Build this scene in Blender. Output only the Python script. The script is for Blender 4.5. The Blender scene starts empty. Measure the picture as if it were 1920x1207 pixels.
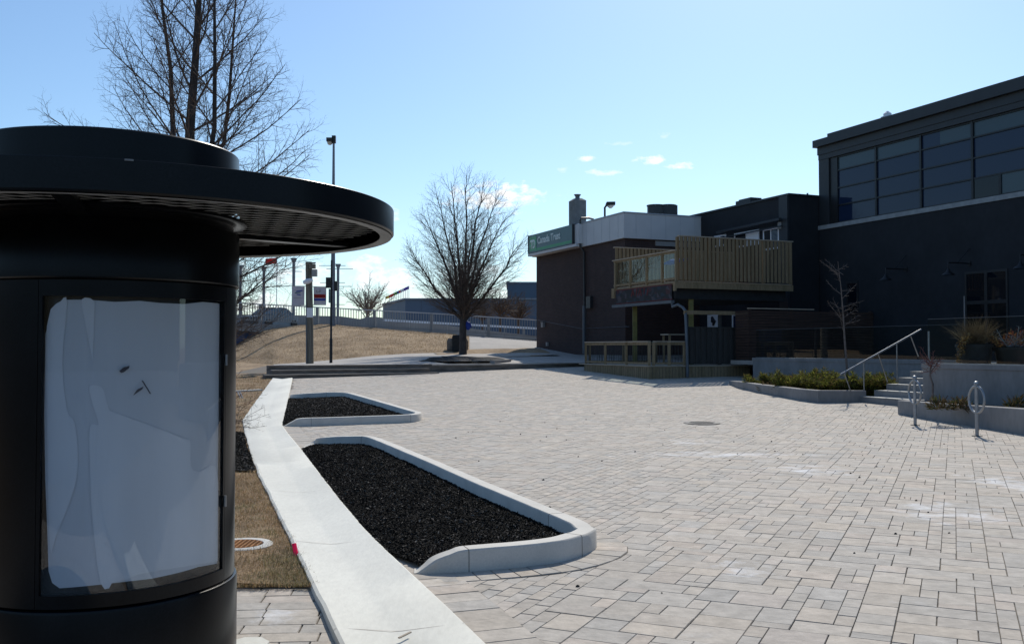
import bpy, bmesh, math, random
from math import sin, cos, tan, pi, radians, sqrt, atan2
from mathutils import Vector, Matrix, noise

SC = bpy.context.scene
COL = SC.collection
random.seed(7)

# ------------------------------------------------------------------ camera
F = 1800.0; CX = 960.0; CY = 603.5; EYE = 1.5
PITCH = math.atan(48.5 / F)
cam = bpy.data.cameras.new("camera")
cam.sensor_width = 36.0; cam.lens = F * 36.0 / 1920.0
cam.clip_start = 0.05; cam.clip_end = 6000
camo = bpy.data.objects.new("camera", cam); COL.objects.link(camo)
camo.location = (0, 0, EYE); camo.rotation_euler = (pi/2 + PITCH, 0, 0)
SC.camera = camo

# ------------------------------------------------------------------ sky, sun, exposure
SUN_AZ = radians(17); SUN_EL = radians(42)
SKY_STRENGTH = 0.125
world = bpy.data.worlds.new("World"); SC.world = world; world.use_nodes = True
WN = world.node_tree.nodes; WL = world.node_tree.links
bg = WN['Background']
sky = WN.new('ShaderNodeTexSky'); sky.sky_type = 'NISHITA'; sky.sun_disc = False
sky.sun_elevation = SUN_EL; sky.sun_rotation = SUN_AZ
sky.air_density = 1.0; sky.dust_density = 0.6; sky.ozone_density = 2.0; sky.altitude = 100
bg.inputs[1].default_value = SKY_STRENGTH
sun = bpy.data.lights.new("sun", 'SUN'); sun.energy = 3.7; sun.angle = radians(0.53); sun.color = (1.0, 0.94, 0.84)
suno = bpy.data.objects.new("sun", sun); COL.objects.link(suno)
sv = Vector((sin(SUN_AZ)*cos(SUN_EL), cos(SUN_AZ)*cos(SUN_EL), sin(SUN_EL)))
suno.rotation_euler = sv.to_track_quat('Z', 'Y').to_euler(); suno.location = sv * 60
SC.view_settings.view_transform = 'Standard'; SC.view_settings.look = 'None'
SC.view_settings.exposure = 0.0; SC.view_settings.gamma = 1.0
SC.view_settings.use_curve_mapping = False
SC.render.engine = 'CYCLES'
SC.cycles.max_bounces = 8; SC.cycles.transparent_max_bounces = 16

def wmath(op, a, b=None, c=None, clamp=False):
    n = WN.new('ShaderNodeMath'); n.operation = op; n.use_clamp = clamp
    for i, v in enumerate((a, b, c)):
        if v is None: continue
        if isinstance(v, (int, float)): n.inputs[i].default_value = v
        else: WL.new(v, n.inputs[i])
    return n.outputs[0]

def clouds():
    tc = WN.new('ShaderNodeTexCoord')
    nm = WN.new('ShaderNodeVectorMath'); nm.operation = 'NORMALIZE'; WL.new(tc.outputs['Generated'], nm.inputs[0])
    sx = WN.new('ShaderNodeSeparateXYZ'); WL.new(nm.outputs[0], sx.inputs[0])
    az = wmath('ARCTAN2', sx.outputs[0], sx.outputs[1]); el = wmath('ARCSINE', sx.outputs[2])
    no = WN.new('ShaderNodeTexNoise'); no.inputs['Scale'].default_value = 62; no.inputs['Detail'].default_value = 7
    no.inputs['Roughness'].default_value = 0.62
    sc_ = WN.new('ShaderNodeVectorMath'); sc_.operation = 'MULTIPLY'; sc_.inputs[1].default_value = (1, 1, 2.0)
    WL.new(nm.outputs[0], sc_.inputs[0]); WL.new(sc_.outputs[0], no.inputs['Vector'])
    nz = wmath('MULTIPLY', wmath('SUBTRACT', no.outputs[0], 0.5), 5.0)
    # azimuth, elevation, half width, half height (degrees), strength
    L = [(-1.0, 9.0, 3.2, 1.0, 1.0), (-2.6, 8.7, 1.3, 0.5, .7), (0.6, 8.6, 1.0, 0.35, .7),
         (4.35, 11.25, .62, .3, .85), (5.4, 10.35, 1.3, .22, .6), (8.0, 11.0, 1.5, .33, 1.0), (10.0, 10.6, .9, .25, .9),
         (9.0, 12.4, .5, .2, .35), (6.3, 12.0, .9, .18, .3), (-7.3, 7.9, .8, .5, .7), (3.2, 10.5, .6, .25, .3),
         (-8.7, 4.9, 1.5, .7, .8), (-7.6, 4.0, 2.4, .9, .95), (-5.0, 2.6, 3.5, .9, .6), (-12.5, 4.2, 2.5, .9, .7), (-14.5, 2.4, 3.5, .9, .8),
         (0.5, 3.2, 2.6, .8, .7), (-2.5, 4.5, 2.8, .6, .5), (-20, 5, 5, 1.5, .8), (24, 6, 6, 1.2, .7), (38, 9, 7, 1.6, .8), (-44, 8, 7, 1.6, .8)]
    tot = None
    for a0, e0, wa, we, st in L:
        da = wmath('DIVIDE', wmath('SUBTRACT', az, radians(a0)), radians(wa))
        de = wmath('DIVIDE', wmath('SUBTRACT', el, radians(e0)), radians(we))
        q = wmath('ADD', wmath('MULTIPLY', da, da), wmath('MULTIPLY', de, de))
        m = wmath('ADD', wmath('SUBTRACT', 0.75, q), nz)
        m = wmath('MULTIPLY', wmath('MULTIPLY', m, .95, clamp=True), st)
        tot = m if tot is None else wmath('MAXIMUM', tot, m)
    return tot
cl = clouds()
mixc = WN.new('ShaderNodeMix'); mixc.data_type = 'RGBA'; mixc.blend_type = 'MIX'
tint = WN.new('ShaderNodeMix'); tint.data_type = 'RGBA'; tint.blend_type = 'MULTIPLY'; tint.inputs[0].default_value = 1.0
tint.inputs[7].default_value = (.85, 1.0, 1.09, 1)
WL.new(sky.outputs[0], tint.inputs[6])
WL.new(cl, mixc.inputs[0]); WL.new(tint.outputs[2], mixc.inputs[6])
mixc.inputs[7].default_value = (9.0, 9.2, 9.4, 1)
WL.new(mixc.outputs[2], bg.inputs[0])

# ------------------------------------------------------------------ surveying helpers: photo pixel -> place
RT = Vector((1, 0, 0)); FW = Vector((0, cos(PITCH), sin(PITCH))); UP = Vector((0, -sin(PITCH), cos(PITCH)))
EYEP = Vector((0, 0, EYE))
def ray(px, py): return RT*((px-CX)/F) + UP*(-(py-CY)/F) + FW
def terr(y):
    if y < 18: return 0.0
    if y < 34: return .022*(y-18)
    return .352 + .04*(min(y, 60)-34)
def G(px, py, h=0.0):
    d = ray(px, py); lo, hi = 0.5, 200.0
    for _ in range(60):
        m = (lo+hi)/2; p = EYEP + d*m
        if p.z - terr(p.y) - h > 0: lo = m
        else: hi = m
    return EYEP + d*lo
def Zp(px, py, z):
    d = ray(px, py); return EYEP + d*((z-EYE)/d.z)
def Rp(px, py, Y):
    d = ray(px, py); return EYEP + d*(Y/d.y)
TH = math.atan(760/1800)
D1 = Vector((-sin(TH), cos(TH), 0)); D2 = Vector((cos(TH), sin(TH), 0))
def B(c, s, z): return D2*c + D1*s + Vector((0, 0, z))
def Pc(px, py, c):
    d = ray(px, py); return EYEP + d*((c - EYEP.dot(D2))/d.dot(D2))
def Ps(px, py, s):
    d = ray(px, py); return EYEP + d*((s - EYEP.dot(D1))/d.dot(D1))
def sc_of(p): return p.dot(D1)
def cc_of(p): return p.dot(D2)

# ------------------------------------------------------------------ mesh builder
ROOTLOC = {}
class MB:
    def __init__(s): s.v = []; s.f = []; s.sm = []
    def add(s, vs, fs, smooth=False):
        n = len(s.v); s.v += [tuple(v) for v in vs]
        for f in fs: s.f.append(tuple(i+n for i in f)); s.sm.append(smooth)
    def hexa(s, p):   # 8 points: bottom 4 then top 4
        s.add(p, [(3, 2, 1, 0), (4, 5, 6, 7), (0, 1, 5, 4), (1, 2, 6, 5), (2, 3, 7, 6), (3, 0, 4, 7)])
    def cs(s, c0, c1, s0, s1, z0, z1):
        s.hexa([B(c0, s0, z0), B(c1, s0, z0), B(c1, s1, z0), B(c0, s1, z0), B(c0, s0, z1), B(c1, s0, z1), B(c1, s1, z1), B(c0, s1, z1)])
    def box(s, x0, x1, y0, y1, z0, z1):
        s.hexa([(x0, y0, z0), (x1, y0, z0), (x1, y1, z0), (x0, y1, z0), (x0, y0, z1), (x1, y0, z1), (x1, y1, z1), (x0, y1, z1)])
    def beam(s, a, b, w, h, up=Vector((0, 0, 1))):
        a = Vector(a); b = Vector(b); d = (b-a).normalized(); side = d.cross(up)
        if side.length < 1e-4: side = d.cross(Vector((0, 1, 0)))
        side.normalize(); u = side.cross(d).normalized()
        q = []
        for p in (a, b):
            q += [p - side*w/2 - u*h/2, p + side*w/2 - u*h/2, p + side*w/2 + u*h/2, p - side*w/2 + u*h/2]
        s.add(q, [(3, 2, 1, 0), (4, 5, 6, 7), (0, 1, 5, 4), (1, 2, 6, 5), (2, 3, 7, 6), (3, 0, 4, 7)])
    def tube(s, pts, rad, n=8, cap=True, smooth=True, closed=False):
        pts = [Vector(p) for p in pts]; m = len(pts)
        if not isinstance(rad, (list, tuple)): rad = [rad]*m
        rings = []; prev = None
        for i, p in enumerate(pts):
            if closed: d = pts[(i+1) % m] - pts[i-1]
            else: d = pts[min(i+1, m-1)] - pts[max(i-1, 0)]
            d.normalize()
            if prev is None:
                a = Vector((0, 0, 1)) if abs(d.z) < .9 else Vector((1, 0, 0))
                u = d.cross(a).normalized()
            else:
                u = (prev - d*prev.dot(d)); u = u.normalized() if u.length > 1e-6 else d.orthogonal().normalized()
            prev = u; w = d.cross(u)
            rings.append([p + (u*cos(2*pi*k/n) + w*sin(2*pi*k/n))*rad[i] for k in range(n)])
        vs = [q for r in rings for q in r]; fs = []
        for i in range(m if closed else m-1):
            j = (i+1) % m
            for k in range(n):
                l = (k+1) % n; fs.append((i*n+k, i*n+l, j*n+l, j*n+k))
        s.add(vs, fs, smooth)
        if cap and not closed:
            s.add(rings[0], [tuple(range(n-1, -1, -1))]); s.add(rings[-1], [tuple(range(n))])
    def cyl(s, x, y, z0, z1, r0, r1=None, n=20, smooth=True):
        s.tube([(x, y, z0), (x, y, z1)], [r0, r0 if r1 is None else r1], n, True, smooth)
    def lathe(s, cx, cy, prof, n=64, a0=0.0, a1=2*pi, smooth=True):
        full = abs(a1-a0-2*pi) < 1e-6; m = n if full else n+1
        vs = []
        for k in range(m):
            a = a0 + (a1-a0)*k/n
            for r, z in prof: vs.append((cx + r*sin(a), cy + r*cos(a), z))
        P = len(prof); fs = []
        for k in range(n):
            l = (k+1) % m
            for j in range(P-1): fs.append((k*P+j, k*P+j+1, l*P+j+1, l*P+j))
        s.add(vs, fs, smooth)
    def prism(s, poly, z0, z1):
        n = len(poly); b = [Vector((p[0], p[1], z0)) for p in poly]; t = [Vector((p[0], p[1], z1)) for p in poly]
        fs = [tuple(range(n-1, -1, -1)), tuple(range(n, 2*n))] + [(i, (i+1) % n, n+(i+1) % n, n+i) for i in range(n)]
        s.add(b+t, fs)
    def build(s, name, m, parent=None, **kw):
        me = bpy.data.meshes.new(name)
        off = ROOTLOC.get(parent.name, Vector()) if parent else Vector()
        vs = [(v[0]-off.x, v[1]-off.y, v[2]-off.z) for v in s.v] if parent else s.v
        me.from_pydata(vs, [], s.f)
        if any(s.sm): me.polygons.foreach_set('use_smooth', s.sm)
        me.materials.append(m); me.update()
        if kw.pop('flip', True):
            bm = bmesh.new(); bm.from_mesh(me)
            if len(bm.faces) < 60000: bmesh.ops.recalc_face_normals(bm, faces=bm.faces)
            bm.to_mesh(me); bm.free()
        if any(s.sm): me.set_sharp_from_angle(angle=radians(34))
        o = bpy.data.objects.new(name, me); COL.objects.link(o)
        if parent:
            o.parent = parent; ROOTLOC[o.name] = off
        for k, v in kw.items(): o[k] = v
        return o
def thing(name, label, cat, loc, group=None):
    o = bpy.data.objects.new(name, None); COL.objects.link(o); o.location = loc; o.empty_display_size = .3
    o['label'] = label; o['category'] = cat
    if group: o['group'] = group
    ROOTLOC[o.name] = Vector(loc)
    return o
def tag(o, label, cat, group=None):
    o['label'] = label; o['category'] = cat
    if group: o['group'] = group
    return o
def copytree(o, loc, label=None, rz=None, scale=None):
    c = o.copy(); COL.objects.link(c); c.location = loc
    if label: c['label'] = label
    if rz is not None: c.rotation_euler.z = rz
    if scale: c.scale = scale
    for ch in list(o.children):
        d = ch.copy(); COL.objects.link(d); d.parent = c
        for g in list(ch.children):
            e = g.copy(); COL.objects.link(e); e.parent = d
    return c

# ------------------------------------------------------------------ materials
def newmat(name):
    m = bpy.data.materials.new(name); m.use_nodes = True
    return m, m.node_tree.nodes, m.node_tree.links, m.node_tree.nodes['Principled BSDF']
def mat(name, col, rough=.7, var=.25, vscale=6.0, bump=0.0, bscale=40.0, metal=0.0, spec=.5, col2=None, detail=6, stretch=(1, 1, 1), bdist=.01, fine=0.0, fscale=60):
    m, N, L, b = newmat(name)
    b.inputs['Roughness'].default_value = rough; b.inputs['Metallic'].default_value = metal
    b.inputs['Specular IOR Level'].default_value = spec
    g = N.new('ShaderNodeNewGeometry'); mp = N.new('ShaderNodeMapping'); mp.inputs['Scale'].default_value = stretch
    L.new(g.outputs['Position'], mp.inputs[0])
    t = N.new('ShaderNodeTexNoise'); t.inputs['Scale'].default_value = vscale; t.inputs['Detail'].default_value = detail
    L.new(mp.outputs[0], t.inputs['Vector'])
    r = N.new('ShaderNodeValToRGB')
    c2 = col2 or tuple(c*(1+var) for c in col); c1 = col if col2 else tuple(c*(1-var) for c in col)
    r.color_ramp.elements[0].position = .32; r.color_ramp.elements[1].position = .68
    r.color_ramp.elements[0].color = (*c1, 1); r.color_ramp.elements[1].color = (*c2, 1)
    L.new(t.outputs[0], r.inputs[0])
    out = r.outputs[0]
    if fine:
        t3 = N.new('ShaderNodeTexNoise'); t3.inputs['Scale'].default_value = fscale; t3.inputs['Detail'].default_value = 4
        L.new(mp.outputs[0], t3.inputs['Vector'])
        mr = N.new('ShaderNodeMapRange'); mr.inputs[1].default_value = .3; mr.inputs[2].default_value = .7
        mr.inputs[3].default_value = 1-fine; mr.inputs[4].default_value = 1+fine
        L.new(t3.outputs[0], mr.inputs[0])
        mu = N.new('ShaderNodeVectorMath'); mu.operation = 'SCALE'; L.new(out, mu.inputs[0]); L.new(mr.outputs[0], mu.inputs['Scale'])
        out = mu.outputs[0]
    L.new(out, b.inputs['Base Color'])
    if bump:
        t2 = N.new('ShaderNodeTexNoise'); t2.inputs['Scale'].default_value = bscale; t2.inputs['Detail'].default_value = 5
        L.new(mp.outputs[0], t2.inputs['Vector'])
        bp = N.new('ShaderNodeBump'); bp.inputs['Strength'].default_value = bump; bp.inputs['Distance'].default_value = bdist
        L.new(t2.outputs[0], bp.inputs['Height']); L.new(bp.outputs[0], b.inputs['Normal'])
    return m
def brickmat(name, c1, c2, mortar):
    m, N, L, b = newmat(name); b.inputs['Roughness'].default_value = .85
    g = N.new('ShaderNodeNewGeometry')
    da = N.new('ShaderNodeVectorMath'); da.operation = 'DOT_PRODUCT'; da.inputs[1].default_value = D1 + D2
    L.new(g.outputs['Position'], da.inputs[0])
    sx = N.new('ShaderNodeSeparateXYZ'); L.new(g.outputs['Position'], sx.inputs[0])
    cx = N.new('ShaderNodeCombineXYZ'); L.new(da.outputs['Value'], cx.inputs[0]); L.new(sx.outputs[2], cx.inputs[1])
    t = N.new('ShaderNodeTexBrick'); L.new(cx.outputs[0], t.inputs['Vector'])
    t.inputs['Color1'].default_value = (*c1, 1); t.inputs['Color2'].default_value = (*c2, 1); t.inputs['Mortar'].default_value = (*mortar, 1)
    t.inputs['Scale'].default_value = 1; t.inputs['Brick Width'].default_value = .215; t.inputs['Row Height'].default_value = .075
    t.inputs['Mortar Size'].default_value = .008
    no = N.new('ShaderNodeTexNoise'); no.inputs['Scale'].default_value = 1.3; L.new(g.outputs['Position'], no.inputs['Vector'])
    mr = N.new('ShaderNodeMapRange'); mr.inputs[3].default_value = .7; mr.inputs[4].default_value = 1.3; L.new(no.outputs[0], mr.inputs[0])
    mu = N.new('ShaderNodeVectorMath'); mu.operation = 'SCALE'; L.new(t.outputs[0], mu.inputs[0]); L.new(mr.outputs[0], mu.inputs['Scale'])
    L.new(mu.outputs[0], b.inputs['Base Color'])
    bp = N.new('ShaderNodeBump'); bp.inputs['Distance'].default_value = .006; bp.invert = True
    L.new(t.outputs['Fac'], bp.inputs['Height']); L.new(bp.outputs[0], b.inputs['Normal'])
    return m
def glassmat(name, tint=(.9, .95, .95), base=.04, rough=.0):
    # a thin pane: mostly see-through, mirror-like towards grazing angles
    m, N, L, b = newmat(name); N.remove(b)
    out = N['Material Output']; tr = N.new('ShaderNodeBsdfTransparent'); tr.inputs[0].default_value = (*tint, 1)
    gl = N.new('ShaderNodeBsdfGlossy'); gl.inputs['Roughness'].default_value = rough; gl.inputs[0].default_value = (1, 1, 1, 1)
    g = N.new('ShaderNodeNewGeometry'); dt = N.new('ShaderNodeVectorMath'); dt.operation = 'DOT_PRODUCT'
    L.new(g.outputs['Incoming'], dt.inputs[0]); L.new(g.outputs['Normal'], dt.inputs[1])
    def mm(op, *v):
        n = N.new('ShaderNodeMath'); n.operation = op
        for i, q in enumerate(v):
            if isinstance(q, (int, float)): n.inputs[i].default_value = q
            else: L.new(q, n.inputs[i])
        return n.outputs[0]
    ad = N.new('ShaderNodeMath'); ad.operation = 'MULTIPLY_ADD'; ad.use_clamp = True; ad.inputs[1].default_value = .96-base; ad.inputs[2].default_value = .035+base
    L.new(mm('POWER', mm('SUBTRACT', 1.0, mm('ABSOLUTE', dt.outputs['Value'])), 5.0), ad.inputs[0])
    mx = N.new('ShaderNodeMixShader'); L.new(ad.outputs[0], mx.inputs[0]); L.new(tr.outputs[0], mx.inputs[1]); L.new(gl.outputs[0], mx.inputs[2])
    L.new(mx.outputs[0], out.inputs[0])
    return m
def attrmat(name, rough=.8, bump=.3, bscale=25, stains_glint=False, spec=.35, mott=.16):
    m, N, L, b = newmat(name); b.inputs['Roughness'].default_value = rough; b.inputs['Specular IOR Level'].default_value = spec
    a = N.new('ShaderNodeAttribute'); a.attribute_name = 'tint'
    g = N.new('ShaderNodeNewGeometry')
    t = N.new('ShaderNodeTexNoise'); t.inputs['Scale'].default_value = 9; t.inputs['Detail'].default_value = 8; t.inputs['Roughness'].default_value = .65
    L.new(g.outputs['Position'], t.inputs['Vector'])
    mr = N.new('ShaderNodeMapRange'); mr.inputs[1].default_value = .3; mr.inputs[2].default_value = .7; mr.inputs[3].default_value = 1-mott; mr.inputs[4].default_value = 1+mott
    L.new(t.outputs[0], mr.inputs[0])
    mu = N.new('ShaderNodeVectorMath'); mu.operation = 'SCALE'; L.new(a.outputs['Color'], mu.inputs[0]); L.new(mr.outputs[0], mu.inputs['Scale'])
    out = mu.outputs[0]
    if stains_glint:
        # white patches: mineral crust, and beside the kiosk a painted sun spot
        sx = N.new('ShaderNodeSeparateXYZ'); L.new(g.outputs['Position'], sx.inputs[0])
        def M(op, x, y=None, cl=False):
            n = N.new('ShaderNodeMath'); n.operation = op; n.use_clamp = cl
            for i, v in enumerate((x, y)):
                if v is None: continue
                if isinstance(v, (int, float)): n.inputs[i].default_value = v
                else: L.new(v, n.inputs[i])
            return n.outputs[0]
        no = N.new('ShaderNodeTexNoise'); no.inputs['Scale'].default_value = 3.2; no.inputs['Detail'].default_value = 9; no.inputs['Roughness'].default_value = .7
        L.new(g.outputs['Position'], no.inputs['Vector'])
        nn = M('MULTIPLY', M('SUBTRACT', no.outputs[0], .52), 7.0)
        tot = None
        for (px, py, rx, ry) in stains_glint:
            p = G(px, py)
            dx = M('DIVIDE', M('SUBTRACT', sx.outputs[0], p.x), rx); dy = M('DIVIDE', M('SUBTRACT', sx.outputs[1], p.y), ry)
            q = M('SUBTRACT', .7, M('ADD', M('MULTIPLY', dx, dx), M('MULTIPLY', dy, dy)))
            q = M('MULTIPLY', M('ADD', q, nn), .55, True)
            q = M('MULTIPLY', q, M('GREATER_THAN', M('SUBTRACT', 2.2, M('ADD', M('MULTIPLY', dx, dx), M('MULTIPLY', dy, dy))), 0.0))
            tot = q if tot is None else M('MAXIMUM', tot, q)
        # faint bloom speckles everywhere
        n2 = N.new('ShaderNodeTexNoise'); n2.inputs['Scale'].default_value = 1.1; n2.inputs['Detail'].default_value = 10; n2.inputs['Roughness'].default_value = .75
        L.new(g.outputs['Position'], n2.inputs['Vector'])
        sp = M('MULTIPLY', M('MULTIPLY', M('SUBTRACT', n2.outputs[0], .6), 5.0, True), .6)
        tot = M('MAXIMUM', tot, sp)
        mx = N.new('ShaderNodeMix'); mx.data_type = 'RGBA'; L.new(tot, mx.inputs[0]); L.new(out, mx.inputs[6]); mx.inputs[7].default_value = (.72, .72, .72, 1)
        out = mx.outputs[2]
    L.new(out, b.inputs['Base Color'])
    t2 = N.new('ShaderNodeTexNoise'); t2.inputs['Scale'].default_value = bscale; t2.inputs['Detail'].default_value = 6
    L.new(g.outputs['Position'], t2.inputs['Vector'])
    bp = N.new('ShaderNodeBump'); bp.inputs['Strength'].default_value = bump; bp.inputs['Distance'].default_value = .012
    L.new(t2.outputs[0], bp.inputs['Height']); L.new(bp.outputs[0], b.inputs['Normal'])
    return m

M = {}
M['paver'] = attrmat('paver stone', .82, .5, 18, mott=.22, stains_glint=[(1790, 962, .55, .75), (1345, 852, 1.6, .5), (1290, 828, .5, .5), (1520, 880, .7, .6), (1885, 905, .5, .9), (1395, 1065, .3, .3)])
M['paver_left'] = attrmat('paver stone left', .82, .5, 18, mott=.22, stains_glint=[(505, 1165, .16, .3)])  # this patch paints the sunlight thrown onto the paving by the kiosk
M['joint'] = mat('joint sand', (.14, .12, .095), .95, .3, 30)
M['concrete'] = mat('pale concrete', (.52, .51, .47), .85, .06, 2.2, .25, 70, fine=.05, fscale=45, bdist=.004)
M['gutter'] = mat('broom finished concrete', (.69, .675, .60), .85, .09, 1.2, .35, 60, fine=.05, fscale=30, bdist=.004, stretch=(1, .35, 1))
M['curb'] = mat('curb concrete', (.60, .565, .50), .8, .08, 3.5, .25, 60, fine=.06, fscale=80, bdist=.004)
M['wallconc'] = mat('board cast concrete', (.23, .225, .22), .8, .16, 1.6, .25, 50, fine=.08, fscale=12, stretch=(1, 1, .5))
M['stone'] = mat('dark step stone', (.15, .13, .11), .85, .35, 3.0, .6, 20, fine=.2, fscale=14, stretch=(.6, .6, 4))
M['coping'] = mat('coping stone', (.46, .42, .37), .85, .2, 3.0, .4, 20)
M['mulchbase'] = mat('mulch bed', (.008, .006, .005), .95, .4, 20, .8, 40, bdist=.03)
M['rear_ground_dark'] = mat('rear_ground_dark', (.10, .10, .10), .9, .2, 2)
M['path'] = mat('path concrete', (.37, .34, .305), .85, .1, 1.2, .2, 30, fine=.08, fscale=8)
M['grass'] = mat('dormant turf', (.185, .12, .06), .95, .3, .8, .4, 34, col2=(.35, .245, .14), fine=.30, fscale=7, bdist=.05, stretch=(1, .6, 4))
M['grass_base'] = mat('dormant lawn soil', (.15, .095, .045), .95, .3, 2.3, .9, 40, col2=(.33, .22, .12), fine=.4, fscale=60, bdist=.03)
M['blade'] = attrmat('dry grass blades', .9, .0, 10, mott=.2)
M['chip'] = attrmat('mulch chips', .85, .0, 10, spec=.06, mott=.3)
M['soil'] = mat('planter soil', (.05, .04, .03), .95, .4, 8, .8, 30, bdist=.03)
M['black'] = mat('black enamel', (.003, .0035, .0045), .3, .35, 5, .07, 5, fine=.5, fscale=120, spec=.2, bdist=.002)
M['black_soft'] = mat('black satin metal', (.005, .0055, .006), .5, .2, 3)
M['rim'] = mat('grey rim metal', (.22, .22, .22), .5, .2, 5, metal=.2)  # plain grey, paler than the canopy enamel
M['meshmetal'] = mat('expanded mesh', (.30, .30, .29), .5, .1, 5)
M['soffit'] = mat('matt black soffit', (.004, .004, .004), .95, .2, 2, spec=0.0)
M['paper'] = mat('backing paper', (.52, .55, .60), .7, .05, 2.0, .15, 7, bdist=.01, stretch=(3, 3, .5))
M['paper2'] = mat('overlapping paper', (.61, .635, .68), .7, .05, 2.0, .15, 7, bdist=.01, stretch=(3, 3, .5))
M['ink'] = mat('dark ink', (.04, .04, .06), .7)
M['pane_kiosk'] = glassmat('kiosk pane', (.93, .95, .96), .0)
M['pane_rail'] = glassmat('guard glass', (.84, .89, .89), .0)
M['navy'] = mat('dark navy stucco', (.017, .0195, .0235), .75, .18, .9, .2, 40, spec=.3, fine=.1, fscale=5)
M['navy_trim'] = mat('dark blue metal trim', (.020, .024, .029), .5, .12, 2)
M['sill'] = mat('grey stone sill', (.26, .28, .29), .8, .15, 4)
M['frame_dark'] = mat('dark window frame', (.010, .011, .013), .4)
M['interior'] = mat('blind fabric', (.10, .13, .14), .9)
M['brick'] = brickmat('brown brick', (.042, .021, .018), (.058, .030, .026), (.042, .036, .036))
M['fascia'] = mat('pale metal fascia', (.56, .56, .565), .55, .04, 1.5)
M['fascia_edge'] = mat('fascia edge trim', (.35, .38, .42), .5, .1, 2)
M['block'] = mat('chimney block', (.17, .18, .18), .9, .15, 4, .3, 30)
M['darkpipe'] = mat('dark pipe', (.02, .022, .025), .5)
M['greypipe'] = mat('grey pipe', (.10, .115, .13), .5, .1, 3)
M['wood'] = mat('treated timber', (.20, .147, .078), .85, .3, 2.5, .4, 20, fine=.2, fscale=20, stretch=(3, 3, .35), col2=(.28, .205, .12))
M['wood_dk'] = mat('weathered timber', (.042, .040, .036), .9, .2, 2.5, .4, 20, fine=.2, fscale=14, stretch=(4, 4, .3))
M['wood_post'] = mat('yellow timber post', (.17, .15, .05), .85, .2, 2.5, fine=.1)
M['wood_cap'] = mat('timber cap', (.40, .33, .25), .8, .12, 3)
M['cedar'] = mat('cedar slats', (.050, .026, .018), .8, .35, 2, .3, 15, fine=.25, fscale=9, stretch=(.5, .5, 10))
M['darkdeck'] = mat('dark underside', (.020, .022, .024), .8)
M['steel'] = mat('stainless steel', (.26, .27, .28), .32, .12, 6, metal=.85)
M['galv'] = mat('galvanised steel', (.32, .33, .34), .42, .15, 8, metal=.6)
M['railgrey'] = mat('painted grey railing', (.27, .265, .26), .6, .1, 4)
M['bridgeconc'] = mat('bridge concrete', (.30, .29, .28), .85, .15, .7, .2, 10)
M['bluewall'] = mat('shade blue abutment', (.035, .07, .16), .8, .25, .6)  # shade below the bridge deck is put into this dark blue
M['bark'] = mat('dark bark', (.050, .042, .038), .95, .35, 10, .6, 30, stretch=(1, 1, .3))
M['twig'] = mat('twig bark', (.105, .075, .058), .9, .3, 10)
M['twig_red'] = mat('red twig bark', (.16, .07, .06), .9, .3, 10)
M['twig_far'] = mat('pale far twigs', (.24, .20, .17), .9, .2, 4)  # paler twig tone for the small tree beyond the bridge
M['twig_pale'] = mat('pale sapling bark', (.12, .10, .09), .8, .3, 10)
M['polewood'] = mat('weathered pole wood', (.16, .145, .115), .9, .35, 4, .5, 20, fine=.25, fscale=30, stretch=(5, 5, .25))
M['polegrey'] = mat('grey lamp pole', (.17, .19, .22), .6, .12, 3)
M['lens'] = mat('lamp lens', (.6, .58, .52), .3, .05, 3)
M['white'] = mat('white paint', (.72, .73, .76), .6, .05, 3)
M['banner'] = mat('pale banner cloth', (.50, .50, .56), .8, .06, 4)
M['red'] = mat('red cloth', (.55, .035, .03), .7, .1, 5)
M['darkred'] = mat('dark red print', (.11, .012, .012), .7, .1, 5)
M['bluec'] = mat('blue cloth', (.03, .07, .38), .7, .1, 5)
M['green_sign'] = mat('sign green', (.012, .30, .12), .45, .06, 3)
M['slate_sign'] = mat('sign slate', (.062, .145, .165), .45, .06, 3)
M['logo_green'] = mat('logo green', (.05, .36, .17), .45, .06, 3)
M['letter'] = mat('pale letters', (.62, .72, .70), .5, .03, 3)
M['juniper'] = attrmat('juniper foliage', .8, .0, 10, mott=.25)
M['bgblue'] = mat('cladding with painted blue shade', (.085, .125, .19), .7, .08, .15)  # bluish shade of the far walls is mixed into this colour
M['bgblue2'] = mat('darker cladding', (.070, .10, .145), .7, .08, .15)
M['bgtop'] = mat('roof edge', (.2, .24, .3), .7, .08, .15)
M['orange'] = mat('rusted orange grate', (.42, .19, .06), .8, .25, 12, .3, 60)
M['iron'] = mat('cast iron', (.07, .07, .07), .7, .3, 20, .5, 60)
M['pink'] = mat('pink marker tape', (1.0, .09, .27), .6, .03, 8)
M['carpaint'] = mat('grey car paint', (.07, .08, .09), .35, .05, 3, metal=.5)
M['carglass'] = mat('car glass', (.05, .07, .08), .1, .05, 3)
M['tyre'] = mat('tyre rubber', (.02, .02, .02), .8)
M['ochre'] = attrmat('dry leaves', .8, .0, 10, mott=.25)
def add_trans(m, fac):
    N, L = m.node_tree.nodes, m.node_tree.links; b = N['Principled BSDF']; t = N.new('ShaderNodeBsdfTranslucent'); x = N.new('ShaderNodeMixShader')
    src = b.inputs['Base Color'].links[0].from_socket; L.new(src, t.inputs[0]); x.inputs[0].default_value = fac
    L.new(b.outputs[0], x.inputs[1]); L.new(t.outputs[0], x.inputs[2]); L.new(x.outputs[0], N['Material Output'].inputs[0])
for k_, f_ in (('juniper', .5), ('ochre', .45), ('blade', .4), ('pink', .6), ('banner', .3), ('red', .4), ('bluec', .3)): add_trans(M[k_], f_)
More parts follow.
